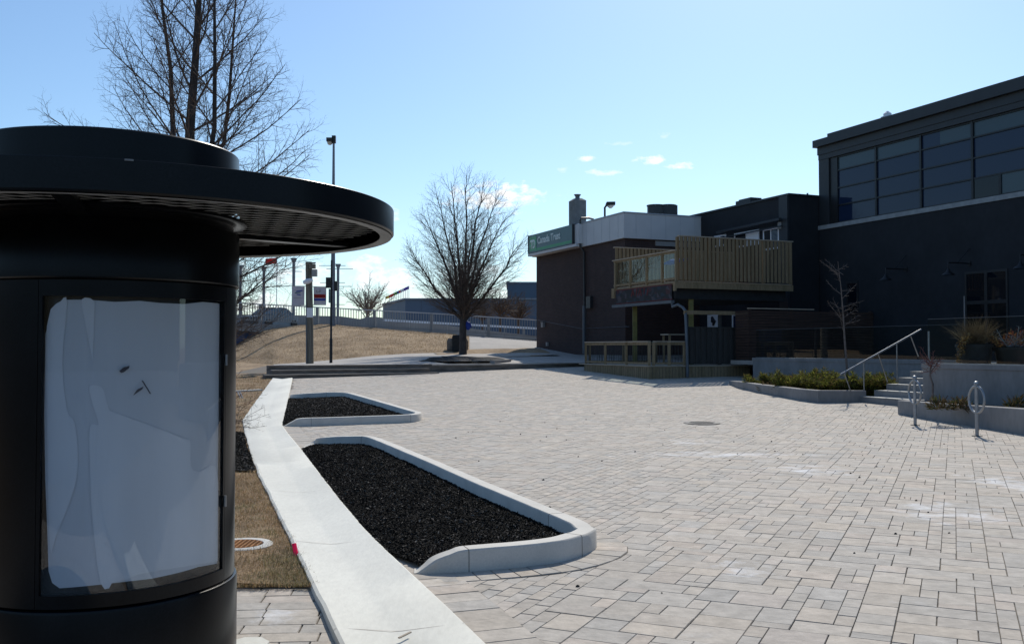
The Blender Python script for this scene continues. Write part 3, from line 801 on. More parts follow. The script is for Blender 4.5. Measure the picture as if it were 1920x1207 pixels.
def shell(mb, a0, a1, z0, z1, ri, ro, n=40):
    v = []; f = []
    for k in range(n+1):
        a = a0+(a1-a0)*k/n
        for rr_, z in ((ri, z0), (ro, z0), (ro, z1), (ri, z1)): v.append((KX+rr_*sin(a), KY+rr_*cos(a), z))
    for k in range(n):
        for j in range(4): f.append((k*4+j, k*4+(j+1) % 4, k*4+4+(j+1) % 4, k*4+4+j))
    f.append((0, 1, 2, 3)); f.append((n*4+3, n*4+2, n*4+1, n*4)); mb.add(v, f, False)
    for i in range(len(mb.sm)-len(f), len(mb.sm)-2): mb.sm[i] = True
fr = MB(); e = .045; gap = .003
zc0, zc1 = .447, 1.778
s0, s1 = min(aSeam, lo-.0), max(aSeam, hi)
shell(fr, lo-.03, lo-.001, zc0, zc1, .530, .566, 3); shell(fr, hi+.001, hi+.03, zc0, zc1, .530, .566, 3)
shell(fr, lo-.001, hi+.001, zc0, ZB, .530, .566); shell(fr, lo-.001, hi+.001, ZT, zc1, .530, .566)
door = fr.build('display_door', M['black'], kiosk)
mb = MB(); shell(mb, lo-.004, hi+.004, ZB-.01, ZT+.01, .5565, .5585, 60); mb.build('pane', M['pane_kiosk'], door)
mb = MB()
am = hi+.034 if abs(aSeam-hi) < abs(aSeam-lo) else lo-.034
if am > hi: shell(mb, am, lo-.034+2*pi, zc0, zc1, .530, .566, 80)
else: shell(mb, hi+.034, lo-.034+2*pi, zc0, zc1, .530, .566, 80)
mb.build('side_panel', M['black'], kiosk)
# papers hanging inside the case
def paper(outline, rad, m, name, wav):
    if name == 'torn_paper':
        q = [Vector((x, y)) for x, y in outline]; q = catmull([q[-1]]+q+[q[0], q[1]], 3)[3:-3]; outline = []
        for p in q[:-1]:
            if not outline or (p-Vector(outline[-1])).length > 1.0: outline.append((p.x, p.y))
        if (Vector(outline[0])-Vector(outline[-1])).length < 1.0: outline.pop()
    pts = []
    for px, py in outline:
        a, z = az_of(px, py, rad); pts.append((a*rad, z))
    v, f = fill2d(pts, .03)
    mb = MB(); out = []
    for (u, z) in v:
        a = u/rad; rr_ = rad + wav*nz(u*3, z*.8, 2.5) + wav*.6*nz(u*14, z*1.5, 1.0, 4)
        out.append((KX+rr_*sin(a), KY+rr_*cos(a), z))
    mb.add(out, f, True); o = mb.build(name, m, kiosk)
    return o
main = [(118, 562), (165, 562), (215, 566), (262, 564), (300, 568), (345, 570), (380, 566), (411, 569), (412, 700), (416, 850), (419, 950), (421, 1052), (395, 1058), (372, 1062), (330, 1074), (285, 1084), (240, 1089), (180, 1096), (112, 1102), (98, 1092), (91, 1070), (88, 980), (85, 900), (83, 760), (81, 640), (90, 610)]
paper(main, .541, M['paper'], 'backing_paper', .002)
def zc(L): return [(x/1.708, 500+y/1.708) for x, y in L]
paper(zc([(285, 385), (310, 380), (332, 395), (350, 460), (385, 548), (425, 555), (440, 585), (500, 640), (545, 662), (580, 620), (592, 560), (610, 560), (612, 640), (640, 655), (690, 640), (705, 780), (712, 925), (640, 950), (520, 970), (440, 985), (400, 1000), (404, 960), (448, 880), (430, 835), (345, 618), (305, 640), (300, 700), (340, 900), (358, 1012), (322, 1012), (295, 800), (288, 640), (288, 512), (316, 505), (300, 450)]), .5435, M['paper2'], 'torn_paper', .001)
paper(zc([(150, 190), (195, 110), (215, 115), (200, 300), (215, 460), (240, 500), (250, 620), (235, 720), (180, 860), (160, 900), (152, 600)]), .5435, M['paper2'], 'torn_paper', .001)
paper(zc([(262, 105), (300, 108), (302, 160), (296, 300), (290, 200), (275, 180)]), .5440, M['paper2'], 'torn_paper', .001)
paper(zc([(382, 334), (395, 322), (415, 317), (413, 325), (395, 338), (388, 340)]), .5530, M['ink'], 'pen_mark', .0)
paper(zc([(427, 410), (440, 392), (460, 383), (456, 392), (438, 404), (428, 411)]), .5530, M['ink'], 'pen_mark', .0)
paper(zc([(453, 364), (458, 364), (484, 406), (480, 407)]), .5530, M['ink'], 'pen_mark', .0)
paper(zc([(706, 938), (719, 934), (721, 955), (708, 958)]), .5530, M['white'], 'sticker', .0)
# header drum, collars, canopy ring
mb = MB(); mb.lathe(KX, KY, [(.53, 1.785), (.572, 1.785), (.578, 1.791), (.578, 2.03), (.574, 2.036), (.53, 2.036)], 96); mb.build('header_drum', M['black'], kiosk)
mb = MB(); mb.lathe(KX, KY, [(.50, 2.036), (.55, 2.036), (.55, 2.07), (.60, 2.075), (.612, 2.082), (.612, 2.092), (.60, 2.098), (.50, 2.10)], 96); mb.build('collar', M['black'], kiosk)
CXC, CYC, RC = -1.80, 4.50, 1.235
mb = MB(); mb.lathe(CXC, CYC, [(RC-.065, 2.046), (RC-.008, 2.04), (RC, 2.048), (RC, 2.1590), (RC-.0015, 2.1605), (.55, 2.150)], 160); mb.build('canopy', M['black'], kiosk)
mb = MB(); mb.lathe(CXC, CYC, [(RC-.068, 2.044), (RC-.068, 2.155)], 160)
rim_in = mb.build('rim_wall', M['soffit'], kiosk)
mb = MB(); mb.lathe(CXC, CYC, [(RC-.066, 2.0395), (RC-.010, 2.0355)], 160); mb.build('rim_edge', M['rim'], kiosk)
mb = MB(); mb.lathe(KX, KY, [(.574, 2.16), (.574, 2.40), (.568, 2.406), (.01, 2.43)], 96); mb.build('top_drum', M['black'], kiosk)
mb = MB(); a_, z_ = az_of(242, 303, RC, CXC, CYC); mb.beam((CXC+(RC+.002)*sin(a_-.012), CYC+(RC+.002)*cos(a_-.012), 2.158), (CXC+(RC+.002)*sin(a_+.012), CYC+(RC+.002)*cos(a_+.012), 2.158), .006, .006); mb.build('clip', M['rim'], kiosk)
# expanded-metal soffit: two sets of slanting strands
mb = MB(); zs = 2.098; R_ = RC-.07
for fam in (1, -1):
    a = radians(22)*fam+radians(18); d = Vector((cos(a), sin(a), 0)); n_ = Vector((-sin(a), cos(a), 0))
    k = -40
    while k <= 40:
        o_ = n_*(k*.075); h2 = R_*R_-(k*.075)**2
        if h2 > 0:
            h = sqrt(h2); c = Vector((CXC, CYC, zs+.002*fam)); mb.beam(c+o_-d*h, c+o_+d*h, .004, .0025)
        k += 1
mb.build('mesh_soffit', M['meshmetal'], kiosk)
mb = MB(); mb.lathe(CXC, CYC, [(.5, 2.13), (R_-.002, 2.13)], 96); mb.build('soffit_backing', M['soffit'], kiosk)
for a in (radians(50), radians(-10), radians(170), radians(250)):
    mb = MB(); p = Vector((KX+.55*sin(a), KY+.55*cos(a), 2.062)); q = Vector((CXC+(R_)*sin(a), CYC+(R_)*cos(a), 2.062)); mb.beam(p, q, .07, .022); mb.build('canopy_arm', M['black'], kiosk)
for z in (1.42, .78): 
    mb = MB(); mb.cyl(KX+.572*sin(lo-.018), KY+.572*cos(lo-.018), z, z+.05, .007, n=8); mb.build('hinge', M['steel'], door)

# ================================================================== STEPS AND UPPER GROUND
S0 = G(497, 711); S1 = G(823, 700); S2 = G(1102, 686)
ZUP = .85
def off(a, b_, c=None, d=.3):
    n1 = Vector((-(b_-a).y, (b_-a).x, 0)).normalized(); return n1*d
nA = off(S0, S1, d=1); nB = off(S1, S2, d=1)
def slab(mb, a, b_, n_, z0, z1, depth, over=.03):
    # tread slab with a slightly overhanging nose
    for (o0, o1, za, zb) in ((0, depth, z0, z1-.05), (-over, depth, z1-.05, z1)):
        mb.hexa([tuple((a+n_*o0).xy)+(za,), tuple((b_+n_*o0).xy)+(za,), tuple((b_+n_*o1).xy)+(za,), tuple((a+n_*o1).xy)+(za,),
                 tuple((a+n_*o0).xy)+(zb,), tuple((b_+n_*o0).xy)+(zb,), tuple((b_+n_*o1).xy)+(zb,), tuple((a+n_*o1).xy)+(zb,)])
steps = thing('stone_steps', 'three long dark stone steps rising to the upper path', 'steps', tuple(S0))
e = (S1-S0).normalized(); S0i = S0+e*.32
zs_ = [.53, .69, ZUP]
for i in range(3):
    mb = MB(); a = (S0 if i == 0 else S0i) + nA*(.36*i); b_ = S1 + nA*(.36*i) + e*(0.0 if i < 2 else -.001) - e*(.25*i if i < 2 else 0)
    slab(mb, a, b_, nA, .2+.1*i, zs_[i], .36 if i < 2 else .42)
    o = mb.build('step', M['stone'], steps)
mbc = MB()
for i in range(3):
    a = (S0 if i == 0 else S0i) + nA*(.36*i-.0305); b_ = S1 + nA*(.36*i-.01) - e*(.25*i if i < 2 else 0.02)
    mbc.add([tuple(a.xy)+(zs_[i]+.004,), tuple(b_.xy)+(zs_[i]+.004,), tuple((b_+nA*.34).xy)+(zs_[i]+.004,), tuple((a+nA*.345).xy)+(zs_[i]+.004,)], [(0, 1, 2, 3)])
mbc.build('tread_top', M['coping'], steps)
wl = thing('garden_wall', 'low dark stone retaining wall running right from the steps to the timber deck', 'wall', tuple(S1))
mb = MB(); a = S1+nA*.74; b_ = S2+nB*.0
mb.hexa([tuple(q.xy)+(z,) for z in (.2, ZUP-.06) for q in (a, b_, b_+nB*.35, a+nB*.35)]); mb.build('wall_body', M['stone'], wl)
mb = MB(); mb.hexa([tuple(q.xy)+(z,) for z in (ZUP-.06, ZUP) for q in (a-nB*.03, b_-nB*.03, b_+nB*.35, a+nB*.35)]); mb.build('coping', M['coping'], wl)

# upper ground: survey columns (photo column, [ (row, distance) ... ]) joined into one sheet
cols_px = [-400, 100, 330, 423, 460, 496, 506, 513, 560, 620, 700, 760, 830, 880, 940, 1006, 1060, 1100, 1180, 1300]
W0 = a  # wall start
def row0(px):
    if px < 510: p = G(px, 703 if px > 300 else 700); return Vector((p.x, 36.0, terr(36.0)+.012))
    return Zp(px, 684.5 - 4.5*(px-513)/587 if px < 1100 else 680, ZUP-.004) if True else None
R1 = {-400: (690, 46), 100: (688, 46), 330: (686, 46), 423: (685, 45.5), 460: (685.5, 45.5), 496: (685, 45), 506: (684, 44.7), 513: (683, 44.5), 560: (680, 44.8), 620: (675, 45.2), 700: (667, 46), 760: (663, 47),
      830: (661, 48), 880: (657, 50), 940: (655, 51), 1006: (653.5, 52.6), 1060: (662, 49.6), 1100: (667, 48), 1180: (671, 46), 1300: (673, 45)}
R2 = {-400: (700, 55), 100: (690, 55), 330: (682, 56), 423: (659, 57), 460: (638, 57.2), 496: (619, 57.4), 506: (617, 57.4), 513: (615.5, 57.4), 560: (609.5, 57.4), 620: (608.5, 57.4), 700: (615, 57.3), 760: (620, 57.2),
      830: (625, 57), 880: (630, 56.8), 940: (634, 56.6), 1006: (639, 56.5), 1060: (643, 56.5), 1100: (646, 56.5), 1180: (650, 56.5), 1300: (652, 56.5)}
def patch(namef, c0, c1, z_lift=0.0, wig=.05):
    cs = [c for c in cols_px if c0 <= c <= c1]
    NU, NV = 5, 14; grid = []
    for i in range(len(cs)-1):
        for u in range(NU + (1 if i == len(cs)-2 else 0)):
            t = u/NU
            def L3(f): return f(cs[i])*(1-t)+f(cs[i+1])*t
            p0 = L3(row0); p1 = L3(lambda c: Rp(c, *R1[c])); p2 = L3(lambda c: Rp(c, *R2[c]))
            colv = []
            for v in range(5): colv.append(p0.lerp(p1, v/5))
            for v in range(NV+1):
                w = v/NV; q = p1.lerp(p2, w); 
                bulge = sin(pi*w)*.10*(p2.z-p1.z); q.z += bulge
                colv.append(q)
            grid.append(colv)
    H = len(grid[0]); vs = []; 
    for cl_ in grid:
        for k, q in enumerate(cl_): vs.append((q.x, q.y, q.z+z_lift + wig*nz(q.x, q.y, .6)*(0 if k < 6 else 1)))
    def faces(k0, k1): return [(i*H+k, (i+1)*H+k, (i+1)*H+k+1, i*H+k+1) for i in range(len(grid)-1) for k in range(k0, k1)]
    return vs, faces, H, grid
vs, faces, H, grid = patch('x', -400, 880)
mb = MB(); mb.add(vs, faces(5, H-1), True); 
i_left = [i for i in range(len(grid)-1)]
lf = [f for f in faces(0, 5) if f[0]//H < 5*7]
mb.add(vs, lf, True)
bank = mb.build('grass_bank', M['grass'], kind='structure')
pf = [f for f in faces(0, 5) if f[0]//H >= 5*7]
mb = MB(); mb.add(vs, pf, True); mb.build('upper_path', M['path'], kind='structure')
vs2, faces2, H2, grid2 = patch('x', 880, 1300, 0, .0)
mb = MB(); mb.add(vs2, faces2(0, 5), True); mb.build('upper_path', M['path'], kind='structure')
mb = MB(); mb.add(vs2, faces2(5, H2-1), True); mb.build('road_ramp', M['path'], kind='structure')
bank_pts = [Vector(v) for v in vs]
def bank_z(x, y):
    best = None
    # nearest survey points, inverse-distance
    s = 0; w = 0
    for c in grid:
        if abs(c[8].x-x) > 3: continue
        for q in c[5:]:
            d = (q.x-x)**2+(q.y-y)**2
            if d < 2.0: k = 1/(d+.02)**2; s += q.z*k; w += k
    return s/w if w else None
r = random.Random(44); mb = MB(); cols = []; n = 0
gi = len(grid)
while n < 15000:
    i = r.randrange(0, gi-1); k = r.randrange(5, H-1)
    if i < 8: continue
    if r.random() > abs(grid[i+1][12].x-grid[i][12].x)/1.0: continue
    u, v = r.random(), r.random()
    p = [Vector(vs[j]) for j in (i*H+k, (i+1)*H+k, (i+1)*H+k+1, i*H+k+1)]
    q = p[0]*(1-u)*(1-v)+p[1]*u*(1-v)+p[2]*u*v+p[3]*(1-u)*v
    n += 1; h = r.uniform(.03, .10); a_ = r.uniform(0, 2*pi); s_ = Vector((cos(a_), sin(a_), 0)); l_ = Vector((r.uniform(-.6, .6), r.uniform(-.9, .1), 1)).normalized()*h
    mb.add([q-s_*.012-Vector((0, 0, .02)), q+s_*.012-Vector((0, 0, .02)), q+l_], [(0, 1, 2)])
    kk = r.random(); c = (.34, .255, .15) if kk < .4 else (.27, .19, .10) if kk < .85 else (.40, .32, .21); f_ = r.uniform(.85, 1.1)
    cols.append((c[0]*f_, c[1]*f_, c[2]*f_))
o = colored(mb, 'dry_grass', M['blade'], cols, kind='stuff'); o['label'] = 'dry grass tufts on the bank below the bridge'

def upz(px, py):   # height of the upper ground on a sight line: walk the survey rows
    best = None
    for g_ in (grid, grid2):
        for c in g_:
            for q in c:
                d = q-EYEP; X = CX+F*d.dot(RT)/d.dot(FW); Y = CY-F*d.dot(UP)/d.dot(FW)
                e_ = ((X-px)/3)**2+(Y-py)**2
                if best is None or e_ < best[0]: best = (e_, q)
    return best[1]
def drape(poly_px, lift, cell=.4):
    out = []
    P3 = []
    for px, py in poly_px:
        q = upz(px, py); P3.append(Rp(px, py, q.y))
    return P3
# grass island with the tree, mulch circle, kerb stones
def island(poly, m, name, lift, **kw):
    P3 = drape(poly, lift); cen = sum(P3, Vector())/len(P3); 
    v, f = fill2d([(p.x, p.y) for p in P3], .6)
    def zf(x, y):
        s = w = 0
        for p in P3:
            k = 1/((p.x-x)**2+(p.y-y)**2+.05)**1.5; s += p.z*k; w += k
        return s/w+lift+.02*nz(x, y, 1.5)
    mb = MB(); mb.add([(x, y, zf(x, y)) for x, y in v], f, True); return mb.build(name, m, **kw)
island([(812, 663), (858, 656), (925, 654.5), (1003, 653.5), (1050, 666.5), (985, 669), (914, 670.5), (860, 670), (828, 669)], M['grass'], 'grass_island', .03, kind='structure')
o = island([(778, 676.5), (815, 671.5), (855, 669.5), (915, 670.8), (963, 676), (915, 679), (844, 680), (800, 679)], M['mulchbase'], 'mulch', .05, kind='stuff'); o['label'] = 'mulch ring round the tree on the upper path'
ks = thing('kerb_stones', 'row of pale kerb stones in front of the tree on the upper path', 'kerb', tuple(Zp(905, 677, .95)))
for i in range(3):
    mb = MB(); x0 = 857+i*33; mb.beam(Zp(x0, 679, .90), Zp(x0+31, 678, .90), .22, .16); mb.build('kerb_stone', M['wallconc'], ks)

# ================================================================== BRIDGE, RAILING, ROAD
def tz(px): return 567+(px-425)*.0522 if px < 540 else 573+(px-540)*.0536 if px < 820 else 588+(px-820)*.0645
YB = 57.5
def rail_pt(px, drop=0.0, Y=YB):
    p = Rp(px, tz(px), Y); p.z -= drop; return p
br = thing('road_bridge', 'grey concrete road bridge and ramp behind the grass bank', 'bridge', tuple(Rp(600, 610, 60)))
mb = MB()
pxs = list(range(-200, 1300, 40))
vsb = []
for px in pxs:
    p = rail_pt(px, 1.16); q = rail_pt(px, 1.16, YB+9.5); q.z = p.z+.05
    vsb += [p+Vector((0, -.12, -.02)), p+Vector((0, -.12, -.50)), q+Vector((0, .3, -.50)), q+Vector((0, .3, -.02))]
fsb = []
for i in range(len(pxs)-1):
    for k in range(4): fsb.append((i*4+k, i*4+(k+1) % 4, i*4+4+(k+1) % 4, i*4+4+k))
mb.add(vsb, fsb); mb.build('deck', M['bridgeconc'], br)
mb = MB(); a = rail_pt(-200, 1.66); b_ = rail_pt(600, 1.66); mb.hexa([(a.x, YB+.5, -1), (b_.x, YB+.5, -1), (b_.x, YB+.9, -1), (a.x, YB+.9, -1), (a.x, YB+.5, a.z), (b_.x, YB+.5, b_.z), (b_.x, YB+.9, b_.z), (a.x, YB+.9, a.z)])
mb.build('abutment', M['bluewall'], br)
# far parapet: solid wall that sinks to the right
mb = MB(); prof = [(-200, 584), (380, 589), (540, 590.5), (640, 593), (675, 598), (690, 594), (705, 594), (760, 601), (820, 607.5), (900, 618), (1006, 630), (1200, 650)]
YP = YB+9
vp = []
for px, py in prof:
    p = Rp(px, py, YP); vp += [(p.x, YP, p.z), (p.x, YP, p.z-1.6), (p.x, YP+.3, p.z-1.6), (p.x, YP+.3, p.z)]
mb.add(vp, [(i*4+k, i*4+(k+1) % 4, i*4+4+(k+1) % 4, i*4+4+k) for i in range(len(prof)-1) for k in range(4)]); mb.build('parapet', M['bridgeconc'], br)
# near railing
rl = thing('bridge_railing', 'long grey metal railing with close pickets along the near edge of the bridge', 'railing', tuple(rail_pt(700, 1.16)))
mb = MB()
for i in range(len(pxs)-1): mb.beam(rail_pt(pxs[i]), rail_pt(pxs[i+1]), .09, .06)
mb.build('top_rail', M['fascia'], rl)
mb = MB()
for i in range(len(pxs)-1): mb.beam(rail_pt(pxs[i], .98), rail_pt(pxs[i+1], .98), .06, .06)
mb.build('bottom_rail', M['railgrey'], rl)
pp = []; px = 607-110*4
while px < 1160: pp.append(px); px += 107
for px in pp:
    mb = MB(); p = rail_pt(px, .02); mb.box(p.x-.09, p.x+.09, p.y-.06, p.y+.06, p.z-1.17, p.z); mb.build('post', M['railgrey'], rl)
for a_, b2 in zip(pp[:-1], pp[1:]):
    mb = MB(); n_ = 22
    for k in range(1, n_):
        px = a_+(b2-a_)*k/n_; p = rail_pt(px, .03); mb.box(p.x-.018, p.x+.018, p.y-.012, p.y+.012, p.z-.95, p.z)
    mb.build('picket_panel', M['railgrey'], rl)
# far guard rail
fg = thing('guard_rail', 'bright guard rail seen between the railing pickets behind the tree', 'guard rail', tuple(Rp(860, 607, YP-.6)))
mb = MB(); mb.beam(Rp(720, 600, YP-.6), Rp(1040, 617.5, YP-.6), .12, .14); mb.build('beam', M['white'], fg)
for k in range(9):
    px = 730+k*36; p = Rp(px, 600+(px-720)*.0547, YP-.5); mb = MB(); mb.box(p.x-.05, p.x+.05, p.y, p.y+.1, p.z-1.0, p.z); mb.build('rail_post', M['railgrey'], fg)
# car on the bridge, seen from its front quarter
cp = Rp(507, 608, 62.5); road_z = rail_pt(507, 1.16).z+.03
car = thing('parked_car', 'grey car on the bridge glimpsed through the railing and twigs', 'car', (cp.x, cp.y, road_z))
mb = MB()
def carbody(z0, sec):
    v = []; f = []
    for x, w, zb, zt in sec:
        v += [(cp.x+x, cp.y-w, road_z+zb), (cp.x+x, cp.y+w, road_z+zb), (cp.x+x, cp.y+w*.86, road_z+zt), (cp.x+x, cp.y-w*.86, road_z+zt)]
    for i in range(len(sec)-1):
        for k in range(4): f.append((i*4+k, i*4+(k+1) % 4, i*4+4+(k+1) % 4, i*4+4+k))
    f += [(0, 1, 2, 3), tuple((len(sec)-1)*4+k for k in range(4))]; return v, f
v, f = carbody(0, [(-2.2, .7, .35, .62), (-2.05, .85, .22, .78), (-.9, .9, .22, .92), (1.5, .9, .22, .95), (2.05, .85, .25, .88), (2.2, .7, .4, .7)]); mb.add(v, f); mb.build('body', M['carpaint'], car)
mb = MB(); v, f = carbody(0, [(-1.0, .80, .93, .95), (-.35, .72, .94, 1.38), (.9, .72, .94, 1.40), (1.6, .78, .95, .97)]); mb.add(v, f); mb.build('windows', M['carglass'], car)
mb = MB(); v, f = carbody(0, [(-.4, .64, 1.37, 1.41), (.3, .66, 1.39, 1.45), (.95, .64, 1.38, 1.42)]); mb.add(v, f); mb.build('roof', M['carpaint'], car)
for sx in (-1.35, 1.35):
    for sy in (-.84, .84):
        mb = MB(); mb.tube([(cp.x+sx, cp.y+sy-.1, road_z+.31), (cp.x+sx, cp.y+sy+.1, road_z+.31)], .31, 16); mb.build('wheel', M['tyre'], car)

car.rotation_euler.z = radians(68); car.location.z -= .25
# ================================================================== POLES
wp = Rp(581, 680, 40); zw = bank_z(wp.x, wp.y) or .9
wood = thing('utility_pole', 'short weathered wooden pole with boxes near its top, between two banners', 'pole', (wp.x, wp.y, zw))
zt_ = Rp(573, 491, 40).z
mb = MB(); mb.tube([(wp.x, wp.y, zw-.3), (wp.x-.03, wp.y, (zw+zt_)/2), (wp.x-.07, wp.y, zt_)], [.165, .155, .135], 12); mb.build('shaft', M['polewood'], wood)
mb = MB(); q = Rp(589, 512, 39.8); mb.box(q.x-.08, q.x+.12, q.y-.1, q.y+.1, q.z-.14, q.z+.15); mb.build('meter_box', M['railgrey'], wood)
mb = MB(); q = Rp(585, 499, 39.8); mb.box(q.x-.1, q.x+.14, q.y-.1, q.y+.1, q.z-.1, q.z+.08); mb.beam(q+Vector((-.2, 0, .1)), q+Vector((.15, 0, .14)), .06, .06); mb.build('bracket', M['polewood'], wood)
mb = MB(); q = Rp(577, 530, 39.75); mb.tube([q+Vector((-.18, 0, .0)), q+Vector((0, 0, .06)), q+Vector((.2, 0, .12))], [.07, .12, .07], 10); mb.build('insulator', M['white'], wood)
mb = MB(); q = Rp(581, 586, 39.82); mb.box(q.x-.13, q.x+.13, q.y-.01, q.y+.0, q.z-.2, q.z+.2); mb.build('notice', M['white'], wood)
mb = MB(); mb.tube([(wp.x-.1, wp.y-.16, zw), (wp.x-.13, wp.y-.15, 3.4)], .025, 6); mb.build('conduit', M['greypipe'], wood)
def bann(x0, x1, y0, y1, label, kind):
    Y = 40.1; a = Rp(x0, y0, Y); b_ = Rp(x1, y1, Y)
    t = thing('street_banner', label, 'banner', tuple(a), 'banners on the wooden pole')
    v, f = fill2d([(a.x, b_.z), (b_.x, b_.z), (b_.x, a.z), (a.x, a.z)], .12)
    mb = MB(); n0 = len(v); pts = [(x, Y+.02*sin(x*9+z*4), z) for x, z in v]
    mb.add(pts, f, True); mb.add([(x, y+.012, z) for x, y, z in pts], [tuple(reversed(g)) for g in f], True); mb.build('cloth', M['banner'], t)
    xw = wp.x
    for z in (a.z+.015, b_.z-.015): mb = MB(); mb.tube([(xw, Y, z), ((x0 < 580) and a.x or b_.x, Y, z)], .014, 6); mb.build('arm', M['railgrey'], t)
    W = b_.x-a.x; Hh = a.z-b_.z
    def blk(u0, u1, v0, v1, m, nm, sk=0.0):
        mb = MB(); y_ = Y-.028
        mb.hexa([(a.x+W*(u0), y_, b_.z+Hh*v0), (a.x+W*u1, y_, b_.z+Hh*v0+sk), (a.x+W*u1, y_+.006, b_.z+Hh*v0+sk), (a.x+W*u0, y_+.006, b_.z+Hh*v0), (a.x+W*u0, y_, b_.z+Hh*v1), (a.x+W*u1, y_, b_.z+Hh*v1+sk), (a.x+W*u1, y_+.006, b_.z+Hh*v1+sk), (a.x+W*u0, y_+.006, b_.z+Hh*v1)])
        mb.build(nm, m, t)
    if kind == 0:
        blk(.35, .85, .70, .76, M['bluec'], 'emblem', .04); blk(.25, .7, .62, .67, M['slate_sign'], 'emblem', .03); blk(.4, .7, .55, .60, M['bluec'], 'emblem', -.03)
        blk(.18, .85, .38, .40, M['railgrey'], 'text_line', .0)
    else:
        blk(.04, .96, .38, .58, M['red'], 'emblem'); blk(.04, .96, .22, .34, M['bluec'], 'emblem', .0)
        for i in range(7): blk(.10+i*.12, .14+i*.12, .41, .55, M['banner'], 'emblem')
        blk(.2, .28, .66, .82, M['railgrey'], 'emblem', .0); blk(.28, .5, .66, .70, M['railgrey'], 'emblem', .04); blk(.48, .56, .70, .84, M['railgrey'], 'emblem')
    for o in t.children:
        pass
bann(547, 571, 537, 572, 'pale banner with a small blue bird emblem, left of the wooden pole', 0)
bann(588, 611.5, 538, 571, 'pale banner with red and blue bands, right of the wooden pole', 1)
bp_ = Rp(620.5, 677, 40); zb_ = bank_z(bp_.x, bp_.y) or .9
blkp = thing('signal_pole', 'slim black pole with small dark boxes standing just right of the wooden pole', 'pole', (bp_.x, bp_.y, zb_))
mb = MB(); mb.tube([(bp_.x, bp_.y, zb_-.2), (bp_.x, bp_.y, zb_+.95), (bp_.x, bp_.y, zb_+1.0), (bp_.x+.01, bp_.y, Rp(620, 488, 40).z)], [.065, .062, .045, .04], 10); mb.build('shaft', M['black_soft'], blkp)
for (x, y, w, h, dy) in ((615.5, 530, .09, .22, 0), (629, 536, .07, .20, .1)):
    mb = MB(); q = Rp(x, y, 40); mb.box(q.x-w, q.x+w, q.y-.08+dy, q.y+.08+dy, q.z-h, q.z+h); mb.build('signal_box', M['black_soft'], blkp)
mb = MB(); q = Rp(618, 555, 40); mb.box(q.x-.02, q.x+.02, q.y-.12, q.y+.12, q.z-.28, q.z+.3); mb.build('sign_blade', M['slate_sign'], blkp)
lp = Rp(624, 609, 57.0); lt = Rp(622.5, 268, 57.0)
lamp = thing('street_lamp', 'very tall grey lamp post on the bank top with a boxy black head', 'street lamp', tuple(lp))
mb = MB(); mb.tube([lp+Vector((0, 0, -.6)), lp+Vector((0, 0, .35)), lp+Vector((0, 0, .36)), lp.lerp(Vector((lp.x, lp.y, lt.z)), .5), Vector((lp.x, lp.y, lt.z))], [.19, .19, .15, .11, .065], 10); mb.build('shaft', M['polegrey'], lamp)
zt2 = lt.z
mb = MB(); mb.box(lp.x-.40, lp.x-.06, lp.y-.25, lp.y+.25, zt2+.05, zt2+.27); mb.box(lp.x-.10, lp.x+.12, lp.y-.12, lp.y+.12, zt2-.02, zt2+.42); hd = mb.build('lamp_head', M['black_soft'], lamp)
mb = MB(); mb.tube([(lp.x-.23, lp.y, zt2+.06), (lp.x-.23, lp.y, zt2-.06), (lp.x-.23, lp.y, zt2-.13)], [.17, .15, .07], 12); mb.build('lens', M['lens'], hd)
# square grey posts on the far side of the bridge
def bridge_post(px, y0, Y, w, label, arms=(), cap=True):
    t0 = Rp(px, y0, Y); zb = rail_pt(px, 1.2).z
    t = thing('banner_post', label, 'post', (t0.x, Y, zb), 'grey posts on the far side of the bridge')
    mb = MB(); mb.box(t0.x-w, t0.x+w, Y-w, Y+w, zb, t0.z-.3)
    mb.hexa([(t0.x-w, Y-w, t0.z-.3), (t0.x+w, Y-w, t0.z-.3), (t0.x+w, Y+w, t0.z-.3), (t0.x-w, Y+w, t0.z-.3)] + [(t0.x+sx*w*2.2, Y+sy*w*2.2, t0.z) for sx, sy in ((-1, -1), (1, -1), (1, 1), (-1, 1))] if cap else
            [(t0.x-w, Y-w, t0.z-.3), (t0.x+w, Y-w, t0.z-.3), (t0.x+w, Y+w, t0.z-.3), (t0.x-w, Y+w, t0.z-.3), (t0.x-w, Y-w, t0.z), (t0.x+w, Y-w, t0.z), (t0.x+w, Y+w, t0.z), (t0.x-w, Y+w, t0.z)])
    mb.build('shaft', M['polegrey'], t)
    for (xa, xb, y) in arms:
        a = Rp(xa, y, Y); b_ = Rp(xb, y, Y); mb = MB(); mb.tube([a, b_], .022, 6); mb.build('arm', M['railgrey'], t)
bridge_post(634, 495, 66, .08, 'grey bridge post with a flared top and several thin bare arms', [(598, 648, 498), (612, 662, 504), (600, 647, 530), (612, 660, 537), (624, 643, 541), (623, 646, 571)])
bridge_post(551, 484, 64, .085, 'grey bridge post behind the left banner', [(520, 551, 536), (551, 566, 509)])
bridge_post(495, 500, 66, .08, 'grey bridge post behind the car on the bridge')
bridge_post(451, 497, 66, .085, 'leftmost grey bridge post, beside the kiosk drum')
fp = Rp(518.5, 590, 70)
flg = thing('flag_pole', 'thin pole on the bridge with a red flag hidden in the branches', 'flagpole', (fp.x, fp.y, rail_pt(518, 1.2).z))
mb = MB(); mb.tube([(fp.x, 70, rail_pt(518, 1.2).z), (fp.x, 70, Rp(518, 482, 70).z)], .03, 6); mb.build('pole', M['white'], flg)
a = Rp(498, 483, 70); b_ = Rp(518, 494, 70); v, f = fill2d([(a.x, b_.z-.1), (b_.x, b_.z), (b_.x, a.z), (a.x, a.z-.1)], .15)
